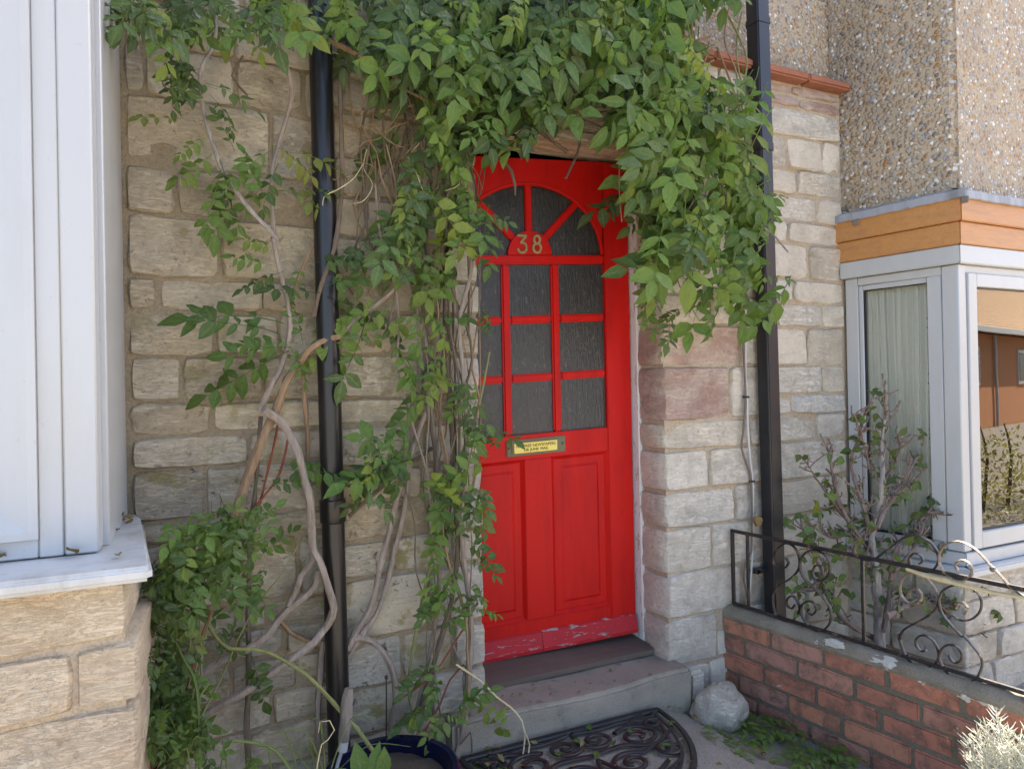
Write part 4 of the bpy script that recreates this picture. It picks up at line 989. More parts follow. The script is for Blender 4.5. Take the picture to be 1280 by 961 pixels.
# ------------------------------------------------------------------ wisteria: bare twisted stems left, canopy over the door
wi = thing('wisteria', (.2, 2.1, 0), 'old wisteria with bare twisted stems by the round drainpipe and a canopy over the door', 'climbing plant')
S(wi, [(244, 905), (261, 889), (301, 867), (334, 844), (366, 822), (393, 802), (409, 781), (417, 761), (415, 749), (407, 724), (399, 700), (392, 688), (389, 655), (387, 625), (381, 600), (372, 566), (355, 532), (330, 512)], .13, .0115)
S(wi, [(240, 850), (269, 830), (287, 822), (311, 810), (334, 793), (346, 777), (358, 763), (376, 749), (393, 732), (399, 712)], .08, .0105)
S(wi, [(360, 757), (370, 737), (376, 720), (391, 700), (393, 670)], .06, .009)
S(wi, [(348, 768), (352, 777), (362, 789), (383, 800), (400, 803)], .05, .009, 'bark_brown')
S(wi, [(311, 962), (308, 911), (310, 880), (311, 822), (310, 781), (311, 737), (313, 661), (317, 631), (321, 590), (326, 520)], .05, .0085, 'bark_dark', .006)
S(wi, [(185, 1000), (180, 960), (177, 905), (176, 837), (187, 787), (206, 753), (235, 710), (275, 665), (294, 640), (308, 600), (331, 540), (344, 515), (359, 475), (372, 456), (387, 437), (400, 428), (425, 420)], .10, .0165, 'bark_brown', .0095, .11)
S(wi, [(425, 420), (447, 398), (469, 381), (487, 367), (512, 341), (530, 318)], .11, .0085, 'bark_grey', .006, .06)
S(wi, [(325, 512), (340, 480), (353, 456), (362, 410), (358, 370), (355, 362), (348, 330), (342, 300), (342, 297), (340, 219), (347, 184), (362, 134), (364, 103), (350, 62), (347, 34), (344, 5)], .09, .0085, 'bark_grey', .0055)
S(wi, [(345, 300), (339, 290), (312, 262), (281, 219), (266, 181), (255, 141), (250, 90), (268, 55), (270, 20)], .10, .007, 'bark_pale', .005)
S(wi, [(360, 400), (372, 350), (392, 305), (414, 350)][:3], .07, .005, 'bark_brown')
S(wi, [(382, 620), (385, 560), (381, 500), (378, 450)], .04, .007, 'bark_brown')
S(wi, [(318, 655), (332, 600), (345, 545), (349, 520)], .06, .0035, 'bark_red'); S(wi, [(270, 690), (300, 655), (330, 620), (350, 590), (362, 540)], .07, .0035, 'bark_red')
S(wi, [(400, 935), (397, 895), (400, 848), (404, 800)], .035, .009, 'bark_grey')
S(wi, [(434, 812), (447, 786), (466, 752), (475, 708), (487, 661), (500, 610), (525, 535), (540, 490), (548, 450), (556, 400)], .06, .0105, 'bark_grey', .007)
S(wi, [(434, 822), (453, 792), (469, 770), (484, 730), (494, 686), (505, 640), (512, 580), (520, 500), (530, 420)], .045, .0105, 'bark_grey', .006)
S(wi, [(440, 800), (447, 797), (466, 802), (481, 817), (492, 842), (495, 873), (490, 900), (488, 925)], .06, .010)
S(wi, [(436, 645), (470, 615), (505, 585), (540, 560)], .05, .006, 'bark_dark')
S(wi, [(365, 18), (385, 36), (445, 68), (480, 88), (520, 110)], .12, .008, 'bark_brown', .006)
S(wi, [(425, 110), (427, 180), (427, 240), (418, 310), (402, 355), (392, 395)], .10, .007, 'bark_dark')
S(wi, [(462, 180), (455, 230), (458, 280), (470, 330)], .06, .005, 'bark_dark')
S(wi, [(304, 70), (290, 95), (310, 120)], .08, .003, 'bark_dark')
for k in range(40):   # limbs of the canopy
    u = random.uniform(420, 760); v = random.uniform(20, 150); P = []; an = random.uniform(-.5, .6)
    for i in range(5):
        P.append((u, v, random.uniform(.03, .14), random.uniform(.003, .0065))); u += 45 * math.cos(an); v += 40 * math.sin(an) + random.uniform(-14, 14); an += random.gauss(0, .4)
    stem(wi, P, random.choice(('bark_dark', 'bark_brown', 'bark_dark')), seg=6, step=.04)
Gm = ['leaf', 'leaf', 'leaf_drape', 'leaf_drape', 'leaf_dark']
scatter(wi, [
    (150, 6, 40, 22, 8, 1.77, 2.0, 58, 75, ['leaf_dark', 'leaf']), (215, 95, 16, 40, 7, 1.90, 2.1, 50, 95, 'leaf_dark'), (245, 28, 55, 30, 12, 1.82, 2.1, 58, 80, Gm), (325, 12, 66, 24, 11, 1.82, 2.1, 58, 85, Gm),
    (405, 4, 60, 18, 10, 1.82, 2.1, 58, 85, Gm), (495, 50, 50, 50, 17, 1.87, 2.12, 65, 85, ['leaf_dark', 'leaf_dark', 'leaf']), (560, 45, 75, 55, 31, 1.77, 2.1, 63, 88, Gm), (575, 140, 50, 44, 20, 1.84, 2.1, 63, 90, ['leaf', 'leaf', 'leaf_drape']),
    (640, 35, 75, 45, 29, 1.77, 2.1, 63, 88, Gm), (655, 105, 55, 42, 20, 1.84, 2.1, 61, 88, Gm), (645, 160, 36, 10, 4, 1.92, 2.1, 44, 90, Gm), (735, 35, 70, 50, 31, 1.77, 2.1, 65, 88, ['leaf', 'leaf_dark']), (750, 92, 44, 34, 12, 1.87, 2.12, 55, 85, ['leaf_dark', 'leaf']), (570, 190, 30, 25, 7, 1.92, 2.1, 52, 90, Gm),
])
EX = [(272, 112, 238, 98, 'leaf_pale'), (258, 104, 300, 112, 'leaf_pale'), (262, 118, 285, 140, 'leaf_pale'), (226, 148, 192, 145, 'leaf_yellow'), (262, 170, 236, 178, 'leaf'), (268, 188, 236, 210, 'leaf'), (274, 210, 262, 255, 'leaf'), (276, 200, 292, 262, 'leaf'), (280, 220, 272, 290, 'leaf'),
      (292, 190, 280, 158, 'leaf'), (345, 186, 305, 200, 'leaf'), (340, 180, 375, 200, 'leaf_yellow'), (362, 190, 404, 192, 'leaf_yellow'), (350, 205, 330, 232, 'leaf'), (362, 235, 410, 262, 'leaf_yellow'), (345, 240, 388, 236, 'leaf_pale'), (330, 232, 305, 262, 'leaf'), (335, 252, 318, 210, 'leaf'),
      (345, 310, 318, 300, 'leaf'), (340, 330, 308, 322, 'leaf'), (355, 340, 320, 346, 'leaf'), (355, 405, 245, 382, 'leaf'), (350, 420, 262, 392, 'leaf'), (362, 440, 255, 475, 'leaf'), (365, 435, 290, 440, 'leaf'), (372, 430, 330, 420, 'leaf_drape'), (360, 430, 380, 455, 'leaf_drape'), (380, 430, 375, 395, 'leaf'),
      (400, 365, 360, 360, 'leaf'), (405, 360, 440, 345, 'leaf'), (410, 370, 470, 398, 'leaf'), (420, 375, 425, 425, 'leaf_drape'), (425, 380, 470, 420, 'leaf'), (440, 370, 500, 400, 'leaf'), (440, 390, 398, 415, 'leaf_drape'), (395, 330, 430, 322, 'leaf'), (418, 330, 418, 362, 'leaf_pale'), (470, 385, 505, 430, 'leaf_dark'), (455, 395, 440, 450, 'leaf_dark'), (380, 330, 372, 352, 'leaf'),
      (330, 610, 360, 600, 'leaf'), (345, 590, 398, 585, 'leaf'), (317, 700, 360, 668, 'leaf'), (313, 770, 300, 800, 'leaf'), (312, 820, 325, 860, 'leaf'), (268, 830, 300, 790, 'leaf_dark')]
for a, b, c, d, mt in EX:
    o = random.uniform(.08, .17); k = 1.0 if abs(c - a) + abs(d - b) > 70 else 1.45
    put_leaf(wi, atY(a, b, 2.18 - o), atY(a + (c - a) * k, b + (d - b) * k, 2.18 - o - .03), Vector((random.gauss(0, .4), -1, random.uniform(.1, 1.2))), mt)
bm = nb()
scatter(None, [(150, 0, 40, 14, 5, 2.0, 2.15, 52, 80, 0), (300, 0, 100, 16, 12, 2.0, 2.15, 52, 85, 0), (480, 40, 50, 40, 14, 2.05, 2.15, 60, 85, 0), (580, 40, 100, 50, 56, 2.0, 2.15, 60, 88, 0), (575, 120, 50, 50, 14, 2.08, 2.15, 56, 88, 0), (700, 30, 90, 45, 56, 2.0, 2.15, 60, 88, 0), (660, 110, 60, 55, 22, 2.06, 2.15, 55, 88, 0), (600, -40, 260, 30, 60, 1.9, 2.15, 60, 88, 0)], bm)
tag(obj('foliage', bm, M['leaf_dark'], wi, smooth='all', recalc=False), kind='stuff')  # back layer all in darker green, standing in for shade inside the canopy

# ------------------------------------------------------------------ vine hanging on the right of the door
dv = thing('climbing_plant', (2.0, 2.1, 1.3), 'bright green leafy curtain of vine hanging right of the door over the square drainpipe', 'climbing plant')
for k in range(15):
    u = random.uniform(770, 930); v = random.uniform(-10, 90); P = []
    for i in range(random.randint(4, 7)):
        P.append((u, v, .06 + .03 * i + random.uniform(0, .04), .0042 - .0004 * i)); u += random.gauss(4, 16); v += random.uniform(42, 66)
    stem(dv, P, random.choice(('bark_green', 'bark_green', 'bark_brown')), seg=6, step=.035)
S(dv, [(885, 130), (886, 190), (893, 225), (915, 250), (940, 275), (965, 292), (985, 315)], .2, .0055, 'bark_pale', .004)
S(dv, [(825, 100), (800, 96), (798, 85), (790, 62)], .15, .003, 'straw'); S(dv, [(830, 40), (838, 62), (825, 88), (806, 94), (797, 88), (792, 62)], .2, .0028, 'straw')
Dm = ['leaf_drape', 'leaf_drape', 'leaf_drape', 'leaf', 'leaf_pale']
scatter(dv, [
    (800, 18, 50, 30, 16, 1.80, 2.1, 68, 85, ['leaf', 'leaf_drape']), (850, 92, 52, 40, 23, 1.75, 2.1, 68, 88, Dm), (805, 112, 30, 36, 11, 1.87, 2.12, 66, 90, ['leaf', 'leaf_dark']), (922, 128, 36, 26, 12, 1.80, 2.08, 64, 80, Dm), (850, 160, 65, 50, 27, 1.75, 2.1, 71, 90, Dm), (822, 155, 26, 30, 7, 1.90, 2.1, 57, 95, ['leaf_yellow', 'leaf_drape']),
    (935, 175, 35, 45, 11, 1.80, 2.05, 62, 85, Dm), (835, 225, 28, 45, 11, 1.85, 2.1, 71, 92, ['leaf', 'leaf_drape']), (890, 240, 60, 50, 22, 1.73, 2.08, 73, 88, Dm), (856, 305, 44, 42, 17, 1.73, 2.08, 75, 92, Dm), (920, 310, 50, 50, 19, 1.73, 2.05, 73, 85, Dm), (895, 365, 50, 32, 11, 1.75, 2.05, 71, 92, Dm),
    (815, 380, 14, 50, 5, 1.90, 2.08, 46, 100, Dm), (840, 405, 26, 28, 3, 1.95, 2.1, 39, 100, Dm), (966, 365, 10, 40, 4, 1.80, 1.95, 71, 92, ['leaf_drape', 'leaf_pale']), (960, 250, 12, 30, 3, 1.85, 2.0, 51, 90, Dm)])
put_leaf(dv, atY(790, 238, 2.12), atY(745, 258, 2.1), hint_(), 'leaf'); put_leaf(dv, atY(785, 240, 2.12), atY(765, 262, 2.1), hint_(), 'leaf')
bm = nb(); scatter(None, [(820, 12, 50, 30, 22, 1.95, 2.14, 58, 88, 0), (850, 115, 45, 50, 26, 1.95, 2.14, 58, 90, 0), (860, 220, 60, 60, 22, 1.95, 2.14, 58, 90, 0), (830, -40, 120, 30, 40, 1.85, 2.14, 60, 88, 0)], bm)
tag(obj('foliage', bm, M['leaf'], dv, smooth='all', recalc=False), kind='stuff')

# ------------------------------------------------------------------ tangle of stems on the left door jamb
jv = thing('climbing_plant', (.8, 2.1, 0), 'tangled woody climber rising from beside the step along the left edge of the door', 'climbing plant')
S(jv, [(566, 965), (575, 927), (584, 873), (589, 802), (587, 755), (580, 700), (577, 640), (584, 560), (580, 480), (575, 400), (590, 330), (585, 250)], .10, .011, 'bark_grey', .006)
S(jv, [(522, 905), (537, 848), (550, 802), (564, 752), (572, 690), (570, 640), (566, 560), (560, 470), (556, 380), (560, 300), (575, 220)], .07, .009, 'bark_dark', .006)
S(jv, [(515, 915), (537, 817), (547, 755), (550, 677), (548, 600), (540, 520), (525, 430), (520, 330), (530, 230)], .05, .0075, 'bark_grey', .005)
S(jv, [(520, 912), (511, 860), (518, 800), (530, 740), (541, 690), (545, 655)], .09, .0055, 'bark_green', .004)
S(jv, [(490, 880), (520, 860), (545, 838), (570, 800), (590, 770)], .08, .003, 'bark_red'); S(jv, [(530, 915), (550, 880), (562, 850), (580, 830)], .07, .003, 'bark_red')
S(jv, [(570, 830), (600, 850), (620, 870), (645, 890), (656, 915), (650, 965)], .14, .0035, 'straw', .0022, .2); S(jv, [(656, 915), (662, 930), (660, 945)], .2, .002, 'straw')
S(jv, [(535, 630), (570, 580), (595, 520), (612, 440)], .07, .005, 'bark_green', .0035); S(jv, [(575, 930), (588, 915), (590, 950)], .12, .003, 'bark_dark')
for k in range(30):
    v = random.choice((900, 640, 640, 420, 420)); u = random.uniform(525, 592) if v > 600 else random.uniform(480, 596); P = []; top = random.uniform(110, 260) if v < 600 else random.uniform(150, 500)
    r = random.choice((.002, .0028, .004, .005)); o = random.uniform(.03, .11)
    while v > top:
        P.append((min(u, 600 + 10 * (v < 250)), v, o + random.uniform(-.02, .03), r)); v -= random.uniform(38, 70); u += random.gauss(-1, 10); u = max(455, min(600, u)); r *= .96
    if len(P) > 2: stem(jv, P, random.choice(('bark_dark', 'bark_dark', 'bark_brown', 'bark_grey')), seg=5, step=.04)
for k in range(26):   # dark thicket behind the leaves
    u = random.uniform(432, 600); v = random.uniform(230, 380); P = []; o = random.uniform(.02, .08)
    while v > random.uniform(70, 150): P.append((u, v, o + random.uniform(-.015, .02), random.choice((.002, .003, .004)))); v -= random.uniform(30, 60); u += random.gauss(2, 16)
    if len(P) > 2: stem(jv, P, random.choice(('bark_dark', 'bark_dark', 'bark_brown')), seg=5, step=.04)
for k in range(22):   # fine curly dead tendrils
    u, v = random.uniform(440, 570), random.uniform(70, 260); P = []; an = random.uniform(0, 6.3)
    for i in range(5): P.append((u, v, random.uniform(.05, .16), .0014)); an += random.gauss(0, .9); u += 20 * math.cos(an); v += 20 * math.sin(an) + 4
    stem(jv, P, random.choice(('straw', 'bark_brown', 'bark_brown')), seg=4, step=.012, name='tendril')
Jm = ['leaf', 'leaf', 'leaf_drape', 'leaf_drape', 'leaf_dark', 'leaf_pale']
scatter(jv, [(505, 215, 34, 50, 7, 1.98, 2.1, 68, 90, ['leaf_dark', 'leaf']), (525, 270, 45, 30, 10, 1.95, 2.08, 70, 80, Jm), (575, 290, 28, 45, 7, 1.96, 2.08, 62, 70, ['leaf_dark', 'leaf']), (612, 288, 10, 22, 4, 2.0, 2.08, 48, 60, ['leaf_dark', 'leaf']), (590, 238, 10, 26, 4, 2.0, 2.1, 42, 80, Jm), (520, 335, 40, 28, 7, 1.98, 2.1, 62, 80, Jm),
    (480, 320, 30, 30, 5, 1.98, 2.1, 58, 120, ['leaf_dark', 'leaf']), (612, 385, 12, 20, 2, 2.0, 2.08, 38, 30, Jm), (540, 400, 30, 26, 4, 1.98, 2.1, 58, 90, Jm), (525, 465, 36, 40, 9, 1.98, 2.08, 60, 90, Jm), (590, 505, 24, 44, 9, 1.96, 2.08, 58, 70, Jm), (618, 545, 14, 12, 2, 1.98, 2.05, 42, 20, Jm), (488, 570, 36, 26, 7, 1.96, 2.06, 65, 110, Jm), (490, 600, 40, 24, 6, 1.95, 2.06, 68, 100, ['leaf_dark', 'leaf']),
    (560, 610, 40, 40, 11, 1.96, 2.08, 60, 80, Jm), (596, 640, 18, 40, 6, 1.96, 2.06, 50, 60, Jm), (548, 672, 20, 14, 3, 1.98, 2.08, 50, 90, Jm), (560, 738, 30, 24, 6, 1.96, 2.08, 55, 110, ['leaf', 'leaf_drape']), (596, 740, 14, 30, 4, 1.96, 2.06, 42, 60, Jm), (600, 690, 12, 20, 2, 1.96, 2.06, 45, 40, Jm), (545, 835, 22, 22, 3, 1.98, 2.06, 42, 100, ['leaf_pale', 'leaf']), (590, 888, 26, 14, 4, 1.94, 2.04, 58, 20, ['leaf', 'leaf_drape']), (545, 900, 20, 12, 2, 1.96, 2.05, 58, 150, Jm), (525, 880, 14, 18, 2, 2.0, 2.08, 42, 90, Jm)])

# ------------------------------------------------------------------ leafy shoots in the corner below the left bay
cs = thing('climbing_plant', (-.05, 1.9, 0), 'dense leafy shoots in the corner between the left bay and the stone wall', 'climbing plant')
for k in range(16):
    u, v = random.uniform(175, 250), 980; P = []; du = random.gauss(0, 10)
    for i in range(random.randint(4, 8)):
        P.append((u, v, random.uniform(.12, .3), .0035 - .0003 * i)); u += du + random.gauss(0, 7); v -= random.uniform(32, 50)
    stem(cs, P, random.choice(('bark_green', 'bark_green', 'bark_red')), seg=5, step=.04)
scatter(cs, [(262, 668, 52, 24, 21, 1.82, 2.02, 56, 60, Jm), (300, 650, 30, 16, 6, 1.85, 2.0, 50, 30, Jm), (250, 712, 50, 30, 24, 1.8, 2.02, 58, 70, Jm), (318, 725, 16, 24, 4, 1.85, 1.98, 50, 70, Jm), (205, 740, 30, 45, 21, 1.82, 2.05, 52, 90, ['leaf_dark', 'leaf']), (235, 770, 24, 30, 6, 1.85, 2.0, 46, 80, Jm), (205, 850, 34, 50, 24, 1.8, 2.02, 46, 95, ['leaf_dark', 'leaf']), (238, 850, 22, 34, 6, 1.85, 2.0, 40, 60, ['leaf_dark', 'leaf']), (205, 930, 40, 40, 27, 1.75, 1.98, 46, 95, ['leaf_dark', 'leaf']), (275, 945, 40, 18, 6, 1.7, 1.9, 42, 80, Jm), (240, 905, 20, 25, 6, 1.78, 1.9, 46, 90, ['leaf_pale', 'leaf'])])
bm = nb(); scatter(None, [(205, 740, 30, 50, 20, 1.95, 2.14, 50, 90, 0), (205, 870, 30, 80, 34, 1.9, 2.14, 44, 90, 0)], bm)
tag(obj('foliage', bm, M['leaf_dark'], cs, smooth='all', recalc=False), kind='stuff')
tr = thing('trailing_shoot', (.3, 1.95, .1), 'long bare greenish shoot arching across the stems in front of the round drainpipe', 'shoot')
S(tr, [(261, 783), (269, 795), (287, 810), (317, 811), (342, 818), (360, 828), (382, 842), (409, 869), (431, 895), (447, 911), (462, 933), (481, 958), (490, 985)], .17, .0042, 'bark_green', .006, .3)
gp = thing('grass_tuft', (.3, 1.75, 0), 'tuft of pale grassy blades and tendrils beside the blue pot', 'grass')
def blade(pts, r, mat, name='blade'):
    bm = nb(); tube(bm, [(atY(u, v, y), rr) for (u, v, y), rr in zip(pts, r)], 5, .02); return obj(name, bm, M[mat], gp)
for k in range(18):
    u = random.choice((random.uniform(215, 290), random.uniform(330, 420))); du = random.gauss(0, 24); h = random.uniform(35, 95); y = random.uniform(1.72, 1.86)
    blade([(u, 990, y), (u + du * .4, 985 - h * .5, y), (u + du, 985 - h, y - .02), (u + du * 1.8, 985 - h * .95, y - .03)], (.0022, .0019, .0014, .0005), 'grass')
blade([(290, 925, 1.75), (320, 928, 1.75), (345, 938, 1.74), (365, 965, 1.72)], (.003, .004, .004, .002), 'grass'); blade([(215, 790, 1.9), (228, 820, 1.88), (246, 860, 1.85), (250, 960, 1.8)], (.002, .0035, .0045, .005), 'grass'); blade([(262, 852, 1.86), (250, 870, 1.85), (246, 960, 1.8)], (.002, .003, .004), 'grass')
blade([(398, 915, 1.8), (400, 902, 1.8), (412, 900, 1.79), (418, 912, 1.79), (410, 924, 1.8), (402, 930, 1.8), (396, 960, 1.8)], (.0012, .0014, .0014, .0014, .0016, .0016, .0018), 'straw')
# ------------------------------------------------------------------ gnarled shrub behind the railing
sh = thing('shrub', (2.53, 1.9, .15), 'gnarled half-bare shrub with knobbly twigs and few leaves behind the railing', 'shrub')
def simple_leaf_mesh(k, mat):
    key = ('s', k, mat)
    if key not in LEAFM:
        bm = nb(); rng = random.Random(k); leaflet(bm, Vector((0, 0, 0)), Vector((1, 0, -.1)), Vector((0, 0, 1)), 1, rng.uniform(.26, .34), rng.uniform(.1, .5), .02)
        for f in bm.faces: f.smooth = True
        me = bpy.data.meshes.new('leaf'); bm.to_mesh(me); bm.free(); me.materials.append(M[mat]); LEAFM[key] = me
    return LEAFM[key]
def simple_leaf(parent, p, d, hint, L, mat):
    o = bpy.data.objects.new('leaf', simple_leaf_mesh(random.randrange(5), mat)); COL.objects.link(o); o.parent = parent
    mx = leaf_mx(p, p + d.normalized() * L, hint); mx.translation -= WL[parent.name]; o.matrix_local = mx
BR = [([(1100, 812), (1098, 770), (1096, 735), (1094, 700), (1090, 670), (1097, 640), (1103, 600), (1102, 560), (1106, 520), (1108, 492)], 1.9, .021, .004),
      ([(1104, 790), (1112, 740), (1116, 700), (1125, 680), (1150, 672), (1172, 664), (1190, 668)], 1.86, .011, .0035),
      ([(1094, 700), (1084, 650), (1070, 605), (1064, 575), (1074, 545), (1082, 512)], 1.93, .011, .0035), ([(1090, 690), (1060, 650), (1044, 610), (1038, 575), (1034, 558)], 1.96, .010, .0035), ([(1062, 655), (1040, 625), (1022, 600), (1008, 578)], 1.97, .006, .003),
      ([(1096, 660), (1108, 632), (1124, 610), (1136, 590), (1146, 570)], 1.87, .011, .004), ([(1118, 618), (1140, 605), (1152, 590)], 1.85, .006, .003), ([(1104, 600), (1120, 575), (1128, 550)], 1.9, .006, .003), ([(1088, 590), (1080, 555), (1070, 525)], 1.92, .005, .003), ([(1112, 715), (1140, 690), (1160, 640), (1178, 622)], 1.84, .011, .0035), ([(1160, 640), (1182, 640), (1196, 628)], 1.82, .006, .003),
      ([(1108, 770), (1140, 755), (1172, 752), (1205, 742), (1228, 752), (1240, 778)], 1.78, .011, .003), ([(1172, 752), (1190, 770), (1215, 782)], 1.76, .006, .003), ([(1205, 742), (1218, 715), (1205, 690)], 1.78, .006, .003), ([(1150, 672), (1170, 690), (1195, 700), (1210, 690)], 1.8, .007, .003),
      ([(1098, 800), (1070, 785), (1050, 770), (1040, 745), (1028, 715), (1015, 690), (1005, 662)], 1.95, .012, .003), ([(1040, 745), (1012, 735), (990, 742)], 1.96, .006, .003), ([(1092, 690), (1064, 668), (1040, 672), (1012, 655)], 1.95, .007, .003), ([(1096, 735), (1080, 700), (1066, 690), (1050, 700)], 1.9, .008, .003)]
SPUR = []
for n_, (P, y, r0, r1) in enumerate(BR):
    n = len(P) - 1; pts = [(atY(u, v, y + .02 * math.sin(i * 1.9 + n_)), r0 + (r1 - r0) * i / n) for i, (u, v) in enumerate(P)]
    bm = nb(); tube(bm, pts, 8 if r0 > .008 else 6, .018, rough=.35); obj('trunk' if r0 > .02 else 'branch', bm, M['bark_pale'] if r0 > .018 else M['twig'], sh)
    sp = spline(pts, .022); SPUR += [(p, (sp[min(i + 1, len(sp) - 1)][0] - sp[max(i - 1, 0)][0])) for i, (p, r) in enumerate(sp) if r < .0105]
for i, (p, t) in enumerate(SPUR + SPUR[::2]):
    if random.random() < .95:
        d = (t.normalized() * .6 + Vector((random.gauss(0, .8), random.gauss(0, .8), random.gauss(.35, .6)))).normalized(); L = random.choice((.025, .035, .05, .075))
        m_ = p + d * L * .5 + Vector((random.gauss(0, .006), random.gauss(0, .006), .004)); e = p + d * L + Vector((0, 0, L * .25))
        bm = nb(); tube(bm, [(p, .0038), (m_, .0030), (e, .0038)], 5, .012, rough=.6)
        if L > .04: q = m_ + Vector((random.gauss(0, 1), random.gauss(0, 1), .6)).normalized() * .022; tube(bm, [(m_, .0022), (q, .0028)], 5, .012, rough=.5)
        obj('twig', bm, M['twig'], sh)
        if random.random() < .34 + .2 * (p.z < .75):
            for _ in range(random.choice((1, 1, 2, 3))):
                simple_leaf(sh, e, Vector((random.gauss(-.1, .7), random.gauss(-.2, .6), random.gauss(.1, .5))), hint_(), random.uniform(.028, .052), random.choice(('leaf_shrub', 'leaf_shrub', 'leaf')))
for k in range(80):
    u, v = random.choice(((random.uniform(985, 1060), random.uniform(640, 770)), (random.uniform(1060, 1200), random.uniform(600, 770))))
    simple_leaf(sh, atY(u, v, random.uniform(1.75, 2.0)), Vector((random.gauss(0, .7), random.gauss(-.2, .5), random.gauss(0, .5))), hint_(), random.uniform(.03, .055), random.choice(('leaf_shrub', 'leaf')))

# ------------------------------------------------------------------ silvery plant in the sun
sv = thing('silver_bush', (1.84, .95, -.11), 'small silvery white leaved bush in full sun at the bottom right corner', 'bush')
cx_ = atZ(1262, 1010, -.05); SB0 = Vector((1.80, 1.0, -.11))
SB0 = atP(1262, 985, KF(0, -.16, 0), KF.n); SB0.z = -.11
WL[sv.name] = SB0.copy(); sv.location = SB0
tops = [(1212, 945, 0), (1222, 915, 0), (1215, 925, .02), (1232, 905, -.02), (1246, 890, 0), (1240, 920, .03), (1256, 935, .05), (1262, 912, 0), (1275, 925, 0), (1290, 905, -.02), (1300, 930, 0), (1225, 950, .05), (1245, 955, .06), (1270, 955, .05), (1208, 925, -.03), (1285, 945, .04), (1235, 935, .0), (1252, 915, -.04), (1268, 935, .03), (1228, 930, .06)]
bm = nb(); nblade = 0
for u, v, o in tops:
    t = atP(u, v, KF(0, -.13 - o, 0), KF.n); b = SB0 + Vector((random.gauss(0, .02), random.gauss(0, .02), .0)); st_ = nb()
    tube(st_, [(b, .003), ((b + t) / 2 + Vector((random.gauss(0, .012), random.gauss(0, .012), .01)), .0026), (t, .0018)], 5, .02); obj('stem', st_, M['silver'], sv)
    ax_ = (t - b).normalized(); lb_ = nb()
    for k in range(54):
        q = t - ax_ * .17 * (k / 54) ** 1.1; a = ax_.orthogonal(); a.rotate(Matrix.Rotation(k * 2.4 + u, 3, ax_)); d = (a + ax_ * random.uniform(.5, 1.4)).normalized(); L = random.uniform(.022, .036)
        tube(lb_, [(q, .0012), (q + d * L * .5, .0017), (q + d * L + ax_ * .006, .0006)], 4, None, cap=False)
    tag(obj('foliage', lb_, M['silver'], sv, recalc=True), kind='stuff')

# ------------------------------------------------------------------ fallen and creeping leaves on the path
bm = nb(); rng = random.Random(3)
def lie(u, v, L, dz=.01):
    p = atZ(u, v, gh(*atZ(u, v, -.05).xy) + dz); an = random.uniform(0, 6.28); q = p + Vector((math.cos(an) * L, math.sin(an) * L, random.uniform(-.002, .025)))
    compound(bm, rng, random.choice((2, 3, 3, 4)), leaf_mx(p, q, Vector((random.gauss(0, .25), random.gauss(0, .25), 1))), .12, wid=.24, fold=.12)
for k in range(22): t = random.random(); lie(845 + 75 * t + random.gauss(0, 8), 872 + 22 * t + random.gauss(0, 6), random.uniform(.09, .14), random.uniform(.015, .05))
for k in range(34): t = random.random(); lie(925 + 150 * t + random.gauss(0, 10), 897 + 60 * t + random.gauss(0, 7), random.uniform(.09, .14), random.uniform(.012, .05))
for k in range(8): lie(912 + random.gauss(0, 12), 930 + random.gauss(0, 5), .095)
for k in range(14): lie(random.uniform(925, 1060), random.uniform(925, 985), random.uniform(.06, .09))
for k in range(5): lie(random.uniform(590, 625), random.uniform(940, 965), .07)
tag(obj('fallen_leaves', bm, M['leaf_drape'], smooth='all', recalc=False), 'green leaves and creeping weeds strewn along the foot of the brick wall', 'leaves', kind='stuff')
bm = nb()
def crumb(p, L):
    an = random.uniform(0, 6.28); leaflet(bm, p, Vector((math.cos(an), math.sin(an), random.uniform(-.1, .4))), Vector((random.gauss(0, .4), random.gauss(0, .4), 1)), L, random.uniform(.2, .36), random.uniform(-.4, .5), .04)
for k in range(70):
    u, v = random.choice(((random.uniform(585, 680), random.uniform(935, 965)), (random.uniform(830, 1060), random.uniform(875, 970)), (random.uniform(650, 860), random.uniform(900, 965)), (random.uniform(930, 1050), random.uniform(880, 950))))
    z = gh(*atZ(u, v, -.03).xy); crumb(atZ(u, v, z + random.uniform(.006, .024)), random.uniform(.014, .034))
for k in range(26):
    u = random.uniform(610, 840); p = atZ(u, 893 - (u - 602) * .24 - random.uniform(-4, 26), .118); p.z = .114; crumb(p, random.uniform(.008, .022))
tag(obj('leaf_litter', bm, M['leaf_dry'], smooth='all', recalc=False), 'dry brown leaf crumbs scattered over mat and path', 'leaf litter', kind='stuff')
bm = nb()
for u, v in ((735, 905), (768, 925), (790, 915), (838, 930), (715, 925), (846, 902), (700, 945), (745, 938), (820, 945)):
    p = atZ(u, v, .024); an = random.uniform(0, 6.28); leaflet(bm, p, Vector((math.cos(an), math.sin(an), .1)), Vector((random.gauss(0, .2), random.gauss(0, .2), 1)), .036, .28, .2, .02)
tag(obj('mat_leaves', bm, M['leaf_drape'], smooth='all', recalc=False), 'a few small green leaves lying on the black door mat', 'leaves', kind='stuff')
def dry(name, pts, L, label):
    bm = nb()
    for u, v in pts:
        p = atZ(u, v, .871); an = random.uniform(0, 6.28); q = Vector((math.cos(an), math.sin(an), random.uniform(.05, .6)))
        leaflet(bm, p + Vector((0, 0, .004)), q, Vector((random.gauss(0, .5), random.gauss(0, .5), 1)), L * random.uniform(.8, 1.2), .32, random.uniform(-.6, .7), .07)
    tag(obj(name, bm, M['leaf_dry'], smooth='all', recalc=False), label, 'dead leaf' if len(pts) < 4 else 'leaf litter', kind=None if len(pts) < 4 else 'stuff')
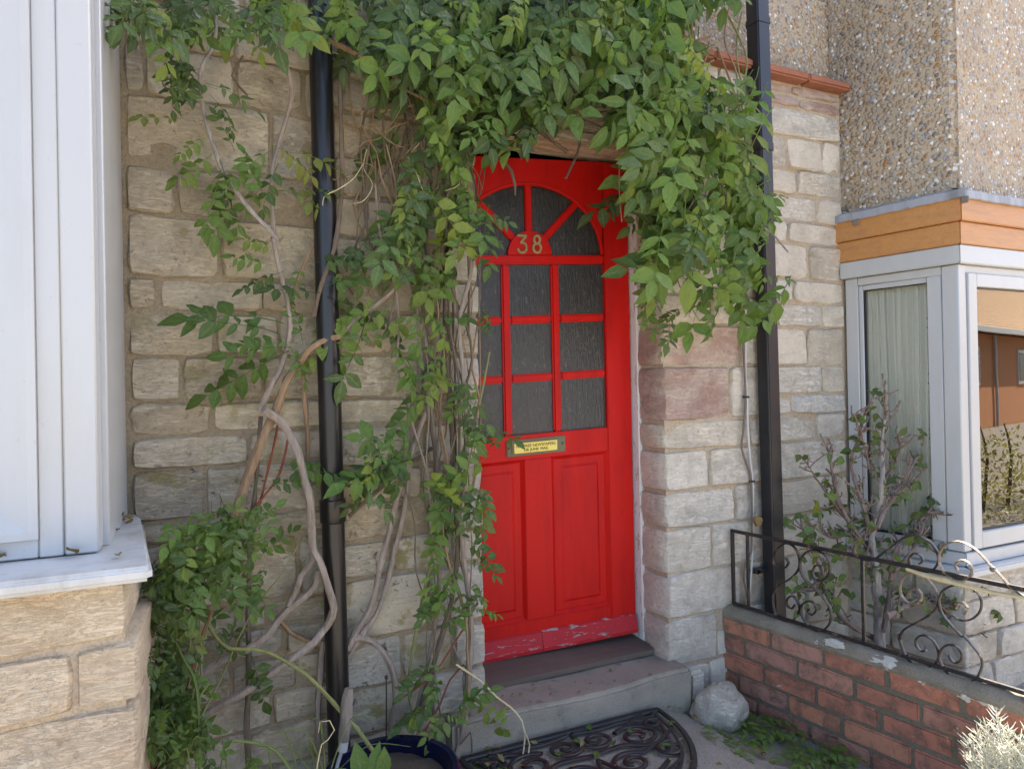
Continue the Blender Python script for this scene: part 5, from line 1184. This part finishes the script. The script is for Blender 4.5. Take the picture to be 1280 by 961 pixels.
dry('dry_leaves', [(132 + random.uniform(0, 26), 642 + random.uniform(0, 16)) for _ in range(16)], .03, 'clump of brown dead leaves in the back corner of the white sill')
dry('dry_leaf', [(97, 693)], .035, 'curled brown dead leaf against the foot of the left window frame'); dry('dry_leaf', [(149, 697)], .028, 'small brown dead leaf near the front corner of the white sill'); dry('dry_leaf', [(8, 700)], .04, 'brown dead leaf on the white sill at the left edge of the photo'); dry('dry_leaf', [(137, 668)], .026, 'brown dead leaf on the sill just in front of the leaf clump')

sg = thing('seedling', (PX, PY, pz - .05), 'small green seedling with broad leaves growing in the blue pot', 'plant')
for u, v, du, dv_ in ((452, 968, -6, -38), (462, 968, 14, -34), (478, 970, 4, -36), (440, 975, -28, -10), (470, 975, 26, -6)):
    simple_leaf(sg, atY(u, v, 1.80), atY(u + du, v + dv_, 1.79) - atY(u, v, 1.80), Vector((random.gauss(0, .3), -.8, .5)), .075, 'leaf')
# ------------------------------------------------------------------ across the street (seen in the window reflection)
oh = thing('brick_house', (17, -7, -.1), 'sunlit brick house with tiled roof and white gutter reflected in the right bay pane', 'house')
O = Fr((0, -7.0, 0), (1, 0, 0), (0, -1, 0))
bm = nb(); box(bm, O, 9, 34, 0, 6, -.1, 2.36, 0); obj('wall', bm, M['far_brick'], oh, smooth=False)
bm = nb(); 
prism(bm, Fr((8.6, 0, 0), (0, 1, 0), (1, 0, 0)), [(-6.6, 2.45), (-11, 5.6), (-11, 2.45)], 0, 26); obj('roof', bm, M['far_tile'], oh, smooth=False)
for k in range(34):
    z = 2.46 + k * .09; y = -6.6 - (z - 2.45) * 4.4 / 3.15; bm = nb(); box(bm, Z0, 8.6, 34.6, y - .1, y + .012, z - .01, z + .008, 0); obj('tile_course', bm, M['far_tile'], oh, smooth=False)
bm = nb(); box(bm, O, 8.6, 34.6, -.5, -.38, 2.32, 2.46, .01); obj('gutter', bm, M['upvc'], oh)
for x in (15.5, 19.5, 24, 29):
    bm = nb(); tube(bm, [(O(x, -.06, -.1), .04), (O(x, -.06, 2.34), .04)], 10, None); obj('downpipe', bm, M['upvc'], oh)
for x in (12, 17, 21.5, 26):
    bm = nb(); box(bm, O, x, x + 1.3, -.04, .05, 1.0, 2.0, .01); f = obj('window', bm, M['upvc'], oh); bm = nb(); box(bm, O, x + .1, x + 1.2, -.05, -.042, 1.1, 1.9, 0); obj('pane', bm, M['obscure'], f, smooth=False)
oh.rotation_euler.z = -R(14)
hg = thing('hedge', (9, -.55, -.11), 'straggly yellow green garden hedge reflected in the right bay pane', 'hedge')
bm = nb(); bmesh.ops.create_grid(bm, x_segments=2, y_segments=2, size=.01); bm.clear()
for k in range(8000):
    x = random.uniform(5.2, 13); a = random.uniform(0, math.pi); y = -.55 + .5 * math.cos(a) * random.uniform(.5, 1); z = -.1 + (.85 + .3 * noise.noise(Vector((x * .9, 0, 0)))) * random.uniform(0, 1) * (.4 + .6 * math.sin(a))
    d = Vector((random.gauss(0, 1), random.gauss(0, 1), random.gauss(.5, .7))); leaflet(bm, Vector((x, y, z)), d, Vector((random.gauss(0, 1), random.gauss(0, 1), 1)), random.uniform(.03, .06), .22, .2)
tag(obj('foliage', bm, M['leaf_gold'], hg, smooth='all', recalc=False), kind='stuff')
bm = nb()
for k in range(20):
    x = 5.3 + k * .4; tube(bm, [(Vector((x, -.6, -.1)), .02), (Vector((x + .1, -.6, .4)), .014), (Vector((x - .1, -.55, .75)), .006)], 5, .2)
tag(obj('branches', bm, M['bark_dark'], hg), kind='stuff')
